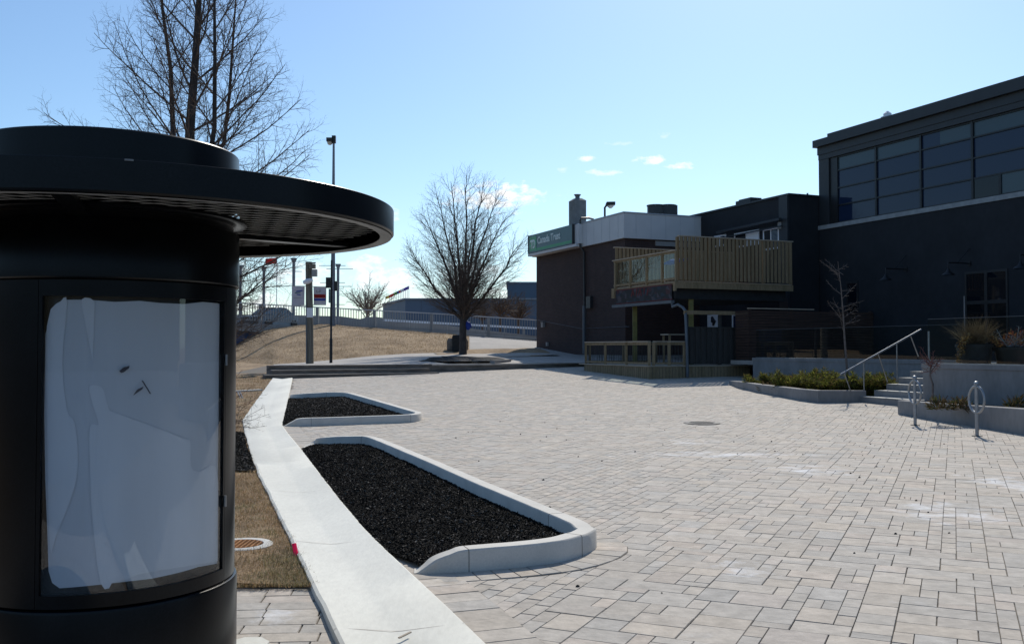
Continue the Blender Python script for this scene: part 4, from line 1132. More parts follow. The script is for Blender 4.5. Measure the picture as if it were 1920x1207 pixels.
mb = MB(); pv = [(x, 70+.08*sin(x*5), z) for x, z in v]; mb.add(pv, f, True); mb.add([(x, y+.02, z) for x, y, z in pv], [tuple(reversed(g)) for g in f], True); mb.build('flag', M['red'], flg)
# ================================================================== DARK TWO-STOREY BUILDING
CB = 27.5
def sB(px, py=300): return sc_of(Pc(px, py, CB))
SEND = sB(1536, 430)
def zB(px, py): return Pc(px, py, CB).z
ZR = zB(1533, 265); SNEAR = -6.0
ZS1 = zB(1536, 424); ZS0 = zB(1536, 431.5); ZH = zB(1820, 226.5)
bld = thing('dark_building', 'dark navy two-storey building with a long upper strip of windows, at the right', 'building', tuple(B(CB, SEND-6, 0)))
mb = MB(); mb.cs(CB, CB+14, SNEAR, SEND, -.2, ZS0); mb.build('lower_wall', M['navy'], bld)
mb = MB(); mb.cs(CB-.04, CB+.25, SNEAR, SEND+.03, ZS0+.001, ZS1)
sil = mb.build('stone_sill', M['sill'], bld)
# upper storey: rear mass, pilaster, head band, roof fascia
WS = sB(1567, 350)       # left edge of the glazing
mb = MB(); mb.cs(CB+.32, CB+14, SNEAR, SEND-.02, ZS1+.001, ZR-.35); mb.build('upper_wall', M['navy_trim'], bld)
mb = MB(); mb.cs(CB, CB+.318, sB(1554, 350), SEND, ZS1+.001, ZH-.002); mb.build('corner_pier', M['navy_trim'], bld)
mb = MB(); mb.cs(CB-.02, CB+.318, SNEAR, SEND, ZH, ZR-.62); mb.cs(CB-.05, CB+.318, SNEAR, SEND+.03, ZR-.618, ZR-.30); mb.build('head_band', M['navy_trim'], bld)
mb = MB(); mb.cs(CB-.22, CB+14, SNEAR, SEND+.12, ZR-.298, ZR); mb.cs(CB-.19, CB+14, SNEAR, SEND-.75, ZR+.001, ZR+.13); mb.build('roof_fascia', M['navy_trim'], bld)
rowsz = [ZS1+.03, zB(1820, 335.5), zB(1820, 297), zB(1820, 258), ZH-.03]
mull = [sB(1567), sB(1639), sB(1723), sB(1820)]
step_ = mull[-2]-mull[-1]
while mull[-1]-step_ > SNEAR+1: mull.append(mull[-1]-step_)
for i in range(len(mull)-1):
    s1, s0 = mull[i], mull[i+1]
    fm = MB()
    fm.cs(CB+.06, CB+.20, s0-.045, s0+.045, ZS1+.002, ZH-.003)
    if i == 0: fm.cs(CB+.06, CB+.20, s1-.02, sB(1554)-.002, ZS1+.002, ZH-.003)
    for k, z in enumerate(rowsz): 
        zz0, zz1 = (z-.03, z+.03)
        fm.cs(CB+.07, CB+.19, s0+.046, s1-.046 if i else s1-.021, zz0+.0025, zz1-.0025)
    w = fm.build('window', M['frame_dark'], bld)
    for k in range(4):
        z0, z1 = rowsz[k]+.028, rowsz[k+1]-.028
        if i == 3 and k == 0:
            sm = s1-.048-(s1-s0)*.46
            mb = MB(); mb.cs(CB+.09, CB+.11, sm+.05, s1-.046, z0, z1); mb.build('pane', M['win_dark'], w)
            mb = MB(); mb.cs(CB+.065, CB+.20, sm-.05, sm+.05, z0+.001, z1-.001); mb.build('sash', M['frame_dark'], w)
            mb = MB(); mb.cs(CB+.10, CB+.12, s0+.046, sm-.05, z0, z1); mb.build('pane', M['win_light'], w); continue
        if k == 3 and i == 2:
            sm = s0+(s1-s0)*.62; mb = MB(); mb.cs(CB+.12, CB+.14, sm, s1-.046, z0, z1); mb.build('pane', M['win'], w)
            mb = MB(); mb.cs(CB+.12, CB+.14, s0+.046, sm, z0, z1); mb.build('pane', M['win_light'], w); continue
        mb = MB(); mb.cs(CB+.12, CB+.14, s0+.046, s1-.046 if i else s1-.021, z0, z1); mb.build('pane', M['win_light'] if k == 3 else M['win'], w)
# ground-floor windows
def lowwin(px0, px1, y0, zb, label_lower=True, nv=2):
    s1, s0 = sB(px0), sB(px1); zt = zB((px0+px1)/2, y0)
    zm = zb+(zt-zb)*.62
    fm = MB(); a, b_ = CB-.03, CB+.06
    fm.cs(a, b_, s0, s0+.07, zb, zt); fm.cs(a, b_, s1-.07, s1, zb, zt); fm.cs(a, b_, s0+.071, s1-.071, zt-.08, zt-.001); fm.cs(a, b_, s0+.071, s1-.071, zb+.001, zb+.08)
    for k in range(1, nv):
        sm = s0+(s1-s0)*k/nv; fm.cs(a, b_, sm-.06, sm+.06, zb+.081, zt-.081)
    w = fm.build('window', M['frame_dark'], bld)
    for k in range(nv):
        q0 = s0+.07 if k == 0 else s0+(s1-s0)*k/nv+.06; q1 = s1-.07 if k == nv-1 else s0+(s1-s0)*(k+1)/nv-.06
        mb = MB(); mb.cs(a+.005, b_-.001, q0+.001, q1-.001, zm-.06, zm+.06); mb.build('transom', M['frame_dark'], w)
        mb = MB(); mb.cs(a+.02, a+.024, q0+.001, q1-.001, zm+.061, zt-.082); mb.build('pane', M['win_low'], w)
        mb = MB(); mb.cs(a+.02, a+.024, q0+.001, q1-.001, zb+.082, zm-.061); mb.build('pane', M['win_dark'], w)
lowwin(1807, 1887, 507, 1.3, nv=2)
lowwin(1585, 1607, 528, 1.8, nv=1)
lowwin(2010, 2130, 460, 1.3, nv=2)
# roof vent
q = Pc(1664, 222, CB+1.2); vt = thing('roof_vent', 'small white vent peeking over the dark roof edge', 'vent', tuple(q))
mb = MB(); mb.tube([(q.x, q.y, ZR), (q.x, q.y, q.z+.18), (q.x, q.y, q.z+.28)], [.16, .16, .05], 14); mb.build('vent_pipe', M['white'], vt)
mb = MB(); mb.lathe(q.x, q.y, [(.17, q.z+.02), (.26, q.z+.02), (.26, q.z+.05), (.17, q.z+.08)], 18); mb.build('vent_collar', M['white'], vt)
# gooseneck wall lamps
def wall_lamp(px, py, label):
    zl = Pc(px+38, py-14, CB).z; sl = sc_of(Pc(px+38, py-14, CB))
    L_ = 1.0
    a = B(CB, sl, zl); e_ = B(CB-L_, sl, zl); top = B(CB-.02, sl-.02, zl+.52)
    t = thing('wall_lamp', label, 'wall lamp', tuple(a), 'gooseneck lamps on the dark building')
    mb = MB(); mb.tube([a, e_, e_+Vector((0, 0, -.03)), e_+Vector((0, 0, -.22))], .022, 8); mb.build('arm', M['black_soft'], t)
    mb = MB(); mb.tube([top, B(CB-.55, sl, zl+.02)], .015, 6); mb.build('brace', M['black_soft'], t)
    mb = MB(); mb.cs(CB-.03, CB-.001, sl-.06, sl+.06, zl-.08, zl+.08); mb.build('wall_plate', M['black_soft'], t)
    mb = MB(); z = zl-.2; mb.lathe(e_.x, e_.y, [(.03, z), (.05, z-.06), (.09, z-.12), (.20, z-.2), (.215, z-.235), (.20, z-.21), (.08, z-.13), (.02, z-.1)], 24); mb.build('lamp_shade', M['black_soft'], t)
wall_lamp(1661, 519, 'black gooseneck lamp on the dark wall above the sapling, leftmost of the three')
wall_lamp(1780, 508, 'black gooseneck lamp on the dark wall just left of the ground-floor window')
wall_lamp(1917, 494, 'black gooseneck lamp at the right frame edge, right of the ground-floor window')

# ---------------- wing with the upstairs windows
CW = 26.0; SW0 = SEND+.06; SW1 = 39.5
ZW = Ps(1482, 362.5, SW0).z
wing = thing('dark_wing', 'lower dark wing of the navy building behind the upper timber deck', 'building', tuple(B(CW, SW0, 0)))
mb = MB(); mb.cs(CW, CW+12, SW0, SW1, 0, ZW-.08); mb.build('wall', M['navy'], wing)
mb = MB(); mb.cs(CW-.06, CW+12, SW0-.04, SW1+.05, ZW-.079, ZW); mb.build('roof_edge', M['navy_trim'], wing)
mb = MB(); mb.cs(CW-.10, CW-.001, SW0, SW0+.55, 0, ZW-.10); mb.build('corner_pier', M['navy_trim'], wing)
def sW(px, py=430): return sc_of(Pc(px, py, CW))
def wwin(px0, px1, y0, y1, m, curtain=False):
    s1, s0 = sW(px0), sW(px1); zt = Pc((px0+px1)/2, y0, CW).z; zb = Pc((px0+px1)/2, y1, CW).z
    fm = MB(); a, b_ = CW-.05, CW-.002; e_ = .07
    fm.cs(a, b_, s0, s0+e_, zb, zt); fm.cs(a, b_, s1-e_, s1, zb, zt); fm.cs(a, b_, s0+e_+.001, s1-e_-.001, zt-e_, zt-.001); fm.cs(a, b_, s0+e_+.001, s1-e_-.001, zb+.001, zb+e_)
    sm = (s0+s1)/2; fm.cs(a, b_, sm-.03, sm+.03, zb+e_+.001, zt-e_-.001)
    w = fm.build('window', M['white'], wing)
    mb = MB(); mb.cs(a+.02, a+.024, s0+e_+.001, sm-.031, zb+e_+.001, zt-e_-.001); mb.build('pane', m, w)
    mb = MB(); mb.cs(a+.02, a+.024, sm+.031, s1-e_-.001, zb+e_+.001, zt-e_-.001); mb.build('pane', M['win_dark'], w)
wwin(1378, 1424, 434, 462, M['white']); wwin(1432, 1462, 428, 468, M['win'])
wwin(1340, 1362, 441, 462, M['win'])
a = Pc(1345, 436, CW-.25); b_ = Pc(1463, 411, CW-.25); mb = MB(); mb.beam(a, b_, .16, .10); mb.build('awning_box', M['navy_trim'], wing)
mb = MB(); mb.beam(a+D2*.05+Vector((0, 0, -.28)), b_+D2*.05+Vector((0, 0, -.28)), .05, .05); mb.build('awning_bar', M['navy_trim'], wing)
mb = MB(); q = Pc(1462.5, 424, CW-.1); mb.box(q.x-.08, q.x+.08, q.y-.08, q.y+.08, q.z-.12, q.z+.16); mb.build('wall_light', M['railgrey'], wing)
q = Pc(1411, 378, CW+1.2); mb = MB(); mb.cs(CW+.7, CW+1.5, sc_of(q)-.5, sc_of(q)+.6, ZW-.05, q.z+.05); mb.cs(CW+.8, CW+1.4, sc_of(q)-.4, sc_of(q)+.5, q.z+.051, q.z+.12); tag(mb.build('roof_hatch', M['navy_trim']), 'low dark hatch on the roof of the wing', 'hatch')
q = Ps(1514, 360, SW0+.6); mb = MB(); mb.tube([(q.x, q.y, ZW-.02), (q.x, q.y, ZW+.16), (q.x, q.y, ZW+.18)], [.04, .04, .05], 8); tag(mb.build('vent_pipe', M['sill']), 'short grey pipe on the roof beside the taller building', 'pipe')
# ground-floor door and window of the wing, seen over the fence
def gdoor(px0, px1, y0, zb, name, poster):
    s1, s0 = sW(px0, 600), sW(px1, 600); zt = Pc((px0+px1)/2, y0, CW).z
    fm = MB(); a, b_ = CW-.05, CW-.002
    fm.cs(a, b_, s0, s0+.08, zb, zt); fm.cs(a, b_, s1-.08, s1, zb, zt); fm.cs(a, b_, s0+.081, s1-.081, zt-.08, zt-.001)
    w = fm.build(name, M['white'], wing)
    mb = MB(); mb.cs(a+.02, a+.024, s0+.081, s1-.081, zb, zt-.081); mb.build('pane', M['white'] if poster else M['win'], w)
    if poster:
        sm = (s0+s1)/2; mb = MB(); mb.tube([B(CW-.055, sm+.10, zt-.35), B(CW-.055, sm+.02, zt-.18), B(CW-.055, sm-.1, zt-.3), B(CW-.055, sm, zt-.5)], [.05, .12, .1, .04], 8); mb.build('wreath', M['darkpipe'], w)
gdoor(1328, 1350, 590, .9, 'door', True); gdoor(1374, 1398, 588, 1.2, 'window', False)

# ================================================================== BRICK BANK BUILDING
CK = 21.95; SK = 38.6; SK2 = sc_of(Pc(1006, 640, CK))
ZF1 = Pc(1172, 396, CK-.14).z; ZF0 = Pc(1172, 445.4, CK-.14).z
bank_b = thing('bank_building', 'brown brick bank building with a white metal fascia and a green sign', 'building', tuple(B(CK, SK, .8)))
mb = MB(); mb.cs(CK, CK+14, SK, SK2, .2, ZF0+.1); mb.build('brick_wall', M['brick'], bank_b)
mb = MB(); mb.cs(CK-.05, CK+14, SK-.05, SK2-1.5, .3, 1.16); mb.build('foundation', M['wallconc'], bank_b)
mb = MB(); mb.cs(CK-.14, CK+14, SK-.14, SK2+.25, ZF0, ZF1-.06); mb.build('fascia', M['fascia'], bank_b)
mb = MB(); mb.cs(CK-.17, CK+14, SK-.17, SK2+.28, ZF1-.059, ZF1); mb.build('fascia_edge', M['fascia_edge'], bank_b)
mb = MB()
s = SK+.4
while s < SK2: mb.cs(CK-.146, CK-.1405, s-.004, s+.004, ZF0+.01, ZF1-.07); s += .8
c = CK+.5
while c < CK+5: mb.cs(c-.004, c+.004, SK-.146, SK-.1405, ZF0+.01, ZF1-.07); c += .8
mb.build('fascia_seams', M['fascia_edge'], bank_b)
mb = MB(); mb.cs(CK+1.6, CK+6, SK-.06, SK-.001, ZF0-.28, ZF0-.06); mb.build('light_strip', M['railgrey'], bank_b)
# chimney
q = Pc(1082, 400, CK+.6); sq = sc_of(q); zt = Pc(1082, 377, CK+.6).z
mb = MB(); w = .37
pl = [B(CK+.3, sq-.36, 0), B(CK+.95, sq-.36, 0), B(CK+.95, sq+.36, 0), B(CK+.3, sq+.36, 0)]
mb.prism([(p.x, p.y) for p in pl], ZF1-.1, zt); ch = mb.build('chimney', M['block'], bank_b)
cc = sum(pl, Vector())/4
mb = MB(); mb.hexa([(cc.x+(p.x-cc.x)*1.02, cc.y+(p.y-cc.y)*1.02, zt+.001) for p in pl]+[(cc.x+(p.x-cc.x)*.5, cc.y+(p.y-cc.y)*.5, zt+.13) for p in pl]); mb.build('cap', M['block'], ch)
mb = MB(); mb.tube([(cc.x, cc.y, zt+.1), (cc.x, cc.y, zt+.26), (cc.x, cc.y, zt+.27), (cc.x, cc.y, zt+.34)], [.12, .12, .15, .19], 14); mb.build('flue', M['greypipe'], ch)
# conduits on the wall
def P_(px, py, c): return Pc(px, py, c)
mb = MB(); mb.tube([P_(1112, 411, CK+.6), P_(1104, 409, CK+.15), P_(1090, 409, CK-.22), P_(1088, 413, CK-.24), P_(1088, 462, CK-.24), P_(1095, 473, CK-.07), P_(1095.5, 520, CK-.07), P_(1096, 577, CK-.07)], .055, 8); mb.build('dark_conduit', M['darkpipe'], bank_b)
mb = MB(); mb.tube([P_(1095, 573, CK-.12), P_(1095, 663, CK-.12)], .075, 8); mb.build('grey_conduit', M['greypipe'], bank_b)
mb = MB(); q = P_(1105, 567, CK-.1); sq_ = sc_of(q); mb.cs(CK-.16, CK-.001, sq_-.2, sq_+.25, q.z-.28, q.z+.3); mb.build('meter_box', M['darkpipe'], bank_b)
mb = MB(); q = P_(1019, 609, CK-.05); sq_ = sc_of(q); mb.cs(CK-.15, CK-.001, sq_-.12, sq_+.12, q.z-.13, q.z+.11); mb.cs(CK-.17, CK-.001, sq_-.14, sq_+.14, q.z+.111, q.z+.15); mb.build('wall_light', M['railgrey'], bank_b)
mb = MB(); q = P_(1026, 645, CK-.05); sq_ = sc_of(q); mb.cs(CK-.09, CK-.001, sq_-.10, sq_+.10, q.z-.1, q.z+.1); mb.build('vent_cover', M['railgrey'], bank_b)
mb = MB(); a = P_(1008, 600, CK-.02); b_ = P_(1180, 612, CK-.02); mb.tube([a, P_(1090, 616, CK-.02), b_], .010, 5); mb.build('cable', M['greypipe'], bank_b)
# sign
CSG = CK-.5; s1 = sc_of(Pc(990.5, 460, CSG)); s0 = sc_of(Pc(1073, 440, CSG)); z1 = Pc(1073, 420.6, CSG).z; z0 = Pc(1073, 457, CSG).z
sign = thing('bank_sign', 'slate and green illuminated bank sign with pale lettering at the fascia end', 'sign', tuple(B(CSG, (s0+s1)/2, z0)))
mb = MB(); mb.cs(CSG, CK-.142, s0, s1, z0, z1); mb.build('sign_box', M['slate_sign'], sign)
H_ = z1-z0; W_ = s1-s0
mb = MB(); mb.cs(CSG-.008, CSG-.001, s0+.05, s1-.05-W_*.16, z0+.06, z0+H_*.20); mb.build('green_band', M['green_sign'], sign)
mb = MB(); mb.cs(CSG-.012, CSG-.001, s1-W_*.175-.12, s1-.22, z0+.10, z1-.10); mb.build('logo_panel', M['logo_green'], sign)
mb = MB(); mb.cs(CSG-.02, CK-.141, s0-.03, s0-.001, z0-.02, z1+.02); mb.cs(CSG-.02, CK-.141, s1+.001, s1+.03, z0-.02, z1+.02); mb.build('sign_edge', M['darkpipe'], sign)
mb = MB(); mb.cs(CSG+.02, CK-.143, s0-.35, s1+.1, z0-.16, z0-.025); mb.build('soffit', M['fascia'], sign)
mb = MB(); mb.cs(CSG+.12, CK-.143, s0-.45, s0-.04, z0-.02, z1-.02); mb.build('side_panel', M['fascia'], sign)
def text3d(body, height, origin, xdir, name, m, parent, xs=1.0, bold=.012, extrude=.006):
    cu = bpy.data.curves.new(name, 'FONT'); cu.body = body; cu.size = height*1.35; cu.extrude = extrude; cu.offset = bold
    to = bpy.data.objects.new(name, cu); COL.objects.link(to)
    dg = bpy.context.evaluated_depsgraph_get(); me = bpy.data.meshes.new_from_object(to.evaluated_get(dg))
    COL.objects.unlink(to); bpy.data.objects.remove(to)
    off_ = ROOTLOC.get(parent.name, Vector()) if parent else Vector()
    for v in me.vertices:
        x, y, z = v.co; p = origin + xdir*(x*xs) + Vector((0, 0, y)) + Vector((xdir.y, -xdir.x, 0))*z - off_
        v.co = p
    me.materials.clear(); me.materials.append(m); me.name = name
    o = bpy.data.objects.new(name, me); COL.objects.link(o)
    if parent: o.parent = parent; ROOTLOC[o.name] = off_
    return o
XD = -D1      # reading direction on the facade as seen from the plaza
org = B(CSG-.010, s1-W_*.175-.30, z0+H_*.42)
text3d('Canada Trust', H_*.40, org, XD, 'lettering', M['letter'], sign, xs=.96*(W_*.60)/(H_*.40*1.35*6.1), bold=.014)
org = B(CSG-.016, s1-.33, z0+H_*.26)
text3d('TD', H_*.46, org, XD, 'logo_letters', M['letter'], sign, xs=.78, bold=.03)
# roof lamp and air conditioners
q = Pc(1134, 398, CK+.6); fl = thing('flood_lamp', 'black flood lamp on a short post on the bank roof edge', 'flood lamp', (q.x, q.y, ZF1-.05))
zt = Pc(1135, 389, CK+.6).z
mb = MB(); mb.tube([(q.x, q.y, ZF1-.1), (q.x, q.y, zt), (q.x+.10, q.y, zt+.12)], .05, 8); mb.build('post', M['black_soft'], fl)
mb = MB(); mb.hexa([(q.x+.02, q.y-.2, zt+.08), (q.x+.50, q.y-.2, zt+.12), (q.x+.50, q.y+.2, zt+.12), (q.x+.02, q.y+.2, zt+.08), (q.x+.08, q.y-.2, zt+.26), (q.x+.50, q.y-.2, zt+.27), (q.x+.50, q.y+.2, zt+.27), (q.x+.08, q.y+.2, zt+.26)]); mb.build('head', M['black_soft'], fl)
mb = MB(); mb.tube([(q.x+.28, q.y, zt+.10), (q.x+.28, q.y, zt+.03), (q.x+.28, q.y, zt-.04)], [.17, .14, .05], 12); mb.build('lens', M['lens'], fl)
for i, (px, lab) in enumerate(((1229, 'left of two round dark air conditioners on the bank roof'), (1252, 'right of two round dark air conditioners on the bank roof'))):
    q = Ps(px, 393, SK+2.2); zt = Ps(px, 385, SK+2.2).z
    t = thing('air_conditioner', lab, 'air conditioner', (q.x, q.y, ZF1), 'air conditioners on the bank roof')
    mb = MB(); w = .42
    mb.prism([(q.x+w*cos(k*pi/4+pi/8), q.y+w*sin(k*pi/4+pi/8)) for k in range(8)] if i == 0 else [(q.x-.35, q.y-.4), (q.x+.42, q.y-.4), (q.x+.42, q.y+.4), (q.x-.35, q.y+.4)], ZF1-.05, zt-.05); mb.build('casing', M['navy_trim'], t)
    mb = MB(); mb.lathe(q.x, q.y, [(.44, zt-.049), (.44, zt), (.3, zt+.01), (.01, zt+.01)], 20); mb.build('fan_grille', M['darkpipe'], t)

# ================================================================== TIMBER DECKS
ck = G(1216, 710.6); CD = cc_of(ck); SD = sc_of(ck); sl_ = 35.05
ZP = .86; ZRL = 1.75
deck = thing('lower_deck', 'low timber patio deck with a board skirt and open railing', 'deck', tuple(ck))
c1 = 22.4
mb = MB(); mb.cs(CD+.02, CD+.05, SD+.03, sl_, .1, ZP-.04); mb.cs(CD+.02, c1, SD+.0, SD+.03, .1, ZP-.04)
s = SD+.03
mb.build('skirt', M['wood'], deck)
mb = MB(); s = SD+.17
while s < sl_: mb.cs(CD+.016, CD+.0195, s-.004, s+.004, .2, ZP-.06); s += .14
c = CD+.17
while c < c1: mb.cs(c-.004, c+.004, SD-.004, SD-.0005, .2, ZP-.06); c += .14
mb.build('skirt_gaps', M['darkdeck'], deck)
mb = MB(); mb.cs(CD-.02, CW-.11, SD-.02, sl_+.4, ZP-.039, ZP); mb.build('floor', M['wood_cap'], deck)
def rail_run(parent, p_of, n, L0, L1, z0, z1, posts=True):
    for i in range(n+1):
        t = L0+(L1-L0)*i/n; a = p_of(t); mb = MB(); mb.beam(a+Vector((0, 0, z0)), a+Vector((0, 0, z1-.04)), .10, .10); mb.build('post', M['wood'], parent)
    mb = MB(); mb.beam(p_of(L0)+Vector((0, 0, z1-.02)), p_of(L1)+Vector((0, 0, z1-.02)), .14, .038); mb.build('cap_rail', M['wood_cap'], parent)
    mb = MB(); mb.beam(p_of(L0)+Vector((0, 0, z1-.10)), p_of(L1)+Vector((0, 0, z1-.10)), .04, .09); mb.build('top_rail', M['wood'], parent)
    mb = MB(); mb.beam(p_of(L0)+Vector((0, 0, z0+.08)), p_of(L1)+Vector((0, 0, z0+.08)), .04, .07); mb.build('bottom_rail', M['wood'], parent)
    for i in range(n):
        mb = MB(); a0 = L0+(L1-L0)*i/n; a1 = L0+(L1-L0)*(i+1)/n; m_ = max(4, int(abs(a1-a0)/.11))
        for k in range(1, m_): q = p_of(a0+(a1-a0)*k/m_); mb.beam(q+Vector((0, 0, z0+.1)), q+Vector((0, 0, z1-.12)), .016, .016)
        mb.build('baluster_panel', M['black_soft'], parent)
rail_run(deck, lambda s: B(CD+.08, s, 0), 3, SD+.08, sl_-.05, ZP, ZRL)
ce = cc_of(Ps(1283, 660, SD+.08))
rail_run(deck, lambda c: B(c, SD+.08, 0), 2, CD+.26, ce, ZP, ZRL)
rail_run(deck, lambda c: B(c, sl_-.05, 0), 2, CD+.26, CD+3.4, ZP, ZRL)
# privacy fence on the deck front
fn = thing('privacy_fence', 'weathered grey board fence with an open beam top, on the lower deck', 'fence', tuple(B(ce, SD, ZP)))
c0 = ce+.08; c1f = cc_of(Ps(1402, 640, SD+.08)); zt = Ps(1340, 613, SD+.08).z
mb = MB(); c = c0; k = 0
while c < c1f-.1: mb.cs(c, c+.138, SD+(.02 if k % 2 else .06), SD+(.04 if k % 2 else .08), ZP+.04, zt-.05); c += .125; k += 1
mb.build('boards', M['wood_dk'], fn)
mb = MB(); mb.cs(c0, c1f, SD+.0, SD+.10, zt-.049, zt); mb.cs(c0, c1f, SD+.041, SD+.059, ZP+.12, ZP+.2); mb.build('rail', M['wood_dk'], fn)
zt2 = Ps(1340, 584, SD+.08).z; mb = MB(); mb.cs(c0-.1, c1f, SD+.01, SD+.09, zt2-.12, zt2+.02); mb.build('beam', M['wood'], fn)
for px in (1290, 1352, 1400):
    cp_ = cc_of(Ps(px, 600, SD+.06)); mb = MB(); mb.cs(cp_-.05, cp_+.05, SD+.101, SD+.20, ZP, zt2-.121); mb.build('post', M['wood_dk'], fn)
# upper deck
ud = thing('upper_deck', 'raised timber deck on posts with tall board screens and a clear-panel railing', 'deck', tuple(B(19.6, 30.5, 0)))
SU = 30.55; SU2 = 35.4; CU = cc_of(Ps(1272, 500, SU))
ZU = Ps(1300, 527, SU).z
ZU0 = Ps(1300, 541, SU).z
cE = cc_of(Ps(1484, 480, SU))
mb = MB(); mb.cs(CU+.0, cE+.0, SU+.02, SU2, ZU-.04, ZU); mb.build('floor', M['wood_cap'], ud)
mb = MB(); mb.cs(CU-.10, cE+.05, SU-.03, SU+.02, ZU0, ZU-.041); mb.cs(CU-.05, CU, SU+.021, SU2, ZU-.14, ZU-.041); mb.cs(CU-.18, CU-.101, SU-.03, SU+.10, ZU0-.1, ZU-.02); mb.cs(CU-.12, CU-.051, SU2-.12, SU2+.1, ZU0-.15, ZU-.02); mb.build('rim_joist', M['wood'], ud)
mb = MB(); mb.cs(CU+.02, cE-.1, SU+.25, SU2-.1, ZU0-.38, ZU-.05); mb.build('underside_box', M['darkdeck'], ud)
ZT = Ps(1273, 441.5, SU).z
def screen(s, cA, cB, z0, z1, up_to=None):
    mb = MB(); c = cA; k = 0
    while c < cB-.05: mb.cs(c, c+.112, s-(.09 if k % 2 == 0 else .0), s-(.066 if k % 2 == 0 else -.023), z0+.0005*(k % 3), z1-.04); c += .090; k += 1
    mb.build('board_screen', M['wood'], ud)
    mb = MB(); mb.cs(cA-.03, cB, s-.10, s+.06, z1-.038, z1); mb.build('screen_cap', M['wood_cap'], ud)
cE = cc_of(Ps(1484, 480, SU))
screen(SU-.02, CU, cE, ZU+.03, ZT)
for k in range(5):
    c = CU+(cE-CU)*k/4; mb = MB(); mb.cs(c-.05, c+.05, SU+.024, SU+.12, ZU-.03, ZT-.045); mb.build('post', M['wood'], ud)
screen(SU2+.02, CU-.02, CW-.15, ZU+.03, Ps(1153, 463, SU2).z)
zg1 = Pc(1272, 467.5, CU-.04).z; zg0 = ZU+.02
psx = [1154, 1182, 1213, 1242, 1268]
sg = [sc_of(Pc(p, 500, CU-.04)) for p in psx]
for s in sg: mb = MB(); mb.cs(CU-.09, CU-.001, s-.045, s+.045, ZU-.03, zg1-.04); mb.build('post', M['wood'], ud)
mb = MB(); mb.cs(CU-.12, CU+.02, SU+.05, SU2+.05, zg1-.039, zg1); mb.build('cap_rail', M['wood_cap'], ud)
mb = MB(); mb.cs(CU-.07, CU-.02, SU+.06, SU2, zg1-.12, zg1-.041); mb.build('top_rail', M['wood'], ud)
mb = MB(); mb.cs(CU-.07, CU-.02, SU+.06, SU2, zg0+.03, zg0+.11); mb.build('bottom_rail', M['wood'], ud)
for a_, b2 in zip(sg[:-1], sg[1:]):
    lo_, hi_ = min(a_, b2)+.046, max(a_, b2)-.046
    mb = MB(); mb.cs(CU-.048, CU-.042, lo_, hi_, zg0+.111, zg1-.121); mb.build('clear_panel', M['pane_rail'], ud)
for (px, c, s, zz) in ((1186, 19.95, 34.3, 3.3), (1298, 20.45, 30.95, 3.45)):
    q = B(c, s, 0); mb = MB(); mb.beam(q+Vector((0, 0, ZP)), q+Vector((0, 0, ZU0-.38)), .17, .17); mb.build('support_post', M['wood_post'], ud)
# banner under the railing and the gutter below it
zb1 = Pc(1262, 534, CU-.02).z; zb0 = Pc(1262, 560, CU-.02).z
bn = thing('printed_banner', 'dark red and blue printed banner hung below the upper deck railing', 'banner', tuple(B(CU-.1, 33, zb0)))
def bannermat():
    m, N, L, b = newmat('printed banner'); b.inputs['Roughness'].default_value = .6
    g = N.new('ShaderNodeNewGeometry'); t = N.new('ShaderNodeTexVoronoi'); t.inputs['Scale'].default_value = 3.2
    mp = N.new('ShaderNodeMapping'); mp.inputs['Scale'].default_value = (1.3, 1.3, 2.2); mp.inputs['Rotation'].default_value = (0, .8, 0)
    L.new(g.outputs['Position'], mp.inputs[0]); L.new(mp.outputs[0], t.inputs['Vector'])
    r = N.new('ShaderNodeValToRGB'); sx = N.new('ShaderNodeSeparateColor'); L.new(t.outputs['Color'], sx.inputs[0]); L.new(sx.outputs[0], r.inputs[0])
    r.color_ramp.interpolation = 'CONSTANT'
    cs = [(.0, (.008, .008, .011)), (.3, (.02, .022, .032)), (.45, (.045, .008, .012)), (.55, (.01, .01, .014)), (.7, (.008, .022, .04)), (.8, (.05, .042, .055)), (.9, (.01, .008, .01))]
    while len(r.color_ramp.elements) < len(cs): r.color_ramp.elements.new(.5)
    for e_, (p, c) in zip(r.color_ramp.elements, cs): e_.position = p; e_.color = (*c, 1)
    L.new(r.outputs[0], b.inputs['Base Color']); return m
mb = MB(); mb.cs(CU-.075, CU-.055, SU+.35, SU2-.25, zb0, zb1); mb.build('cloth', bannermat(), bn)
mb = MB(); mb.cs(CU-.08, CU-.05, SU+.33, SU2-.23, zb1+.001, zb1+.04); mb.cs(CU-.08, CU-.05, SU+.33, SU2-.23, zb0-.04, zb0-.001); mb.build('hem', M['darkred'], bn)
org = B(CU-.080, SU+3.35, zb0+.22)
mb = MB()
for k, (u, h0, h1, sl) in enumerate([(0, .0, .3, .1), (.18, .05, .28, -.08), (.38, 0, .32, .06), (.55, .02, .25, .1), (.78, .0, .3, -.1), (.98, .05, .34, .04), (1.2, .0, .26, .08)]):
    mb.beam(org+XD*u+Vector((0, 0, h0)), org+XD*(u+sl)+Vector((0, 0, h1)), .006, .07, up=D1)
mb.build('brush_lettering', M['darkred'], bn)
mb = MB(); mb.cs(CU-.16, CU-.02, SU+.25, SU2, zb0-.17, zb0-.06); mb.build('gutter', M['greypipe'], ud)
mb = MB(); mb.tube([B(CU-.09, SU+.3, zb0-.16), B(CU-.09, SU+.28, zb0-.3), Ps(1271, 571, SU-.1), Ps(1281, 577, SU-.25), Ps(1285, 583, SU-.5), Ps(1286, 600, SD-.07), Ps(1288, 650, SD-.07), Ps(1289, 707, SD-.07)], .055, 8); mb.build('downspout', M['greypipe'], ud)
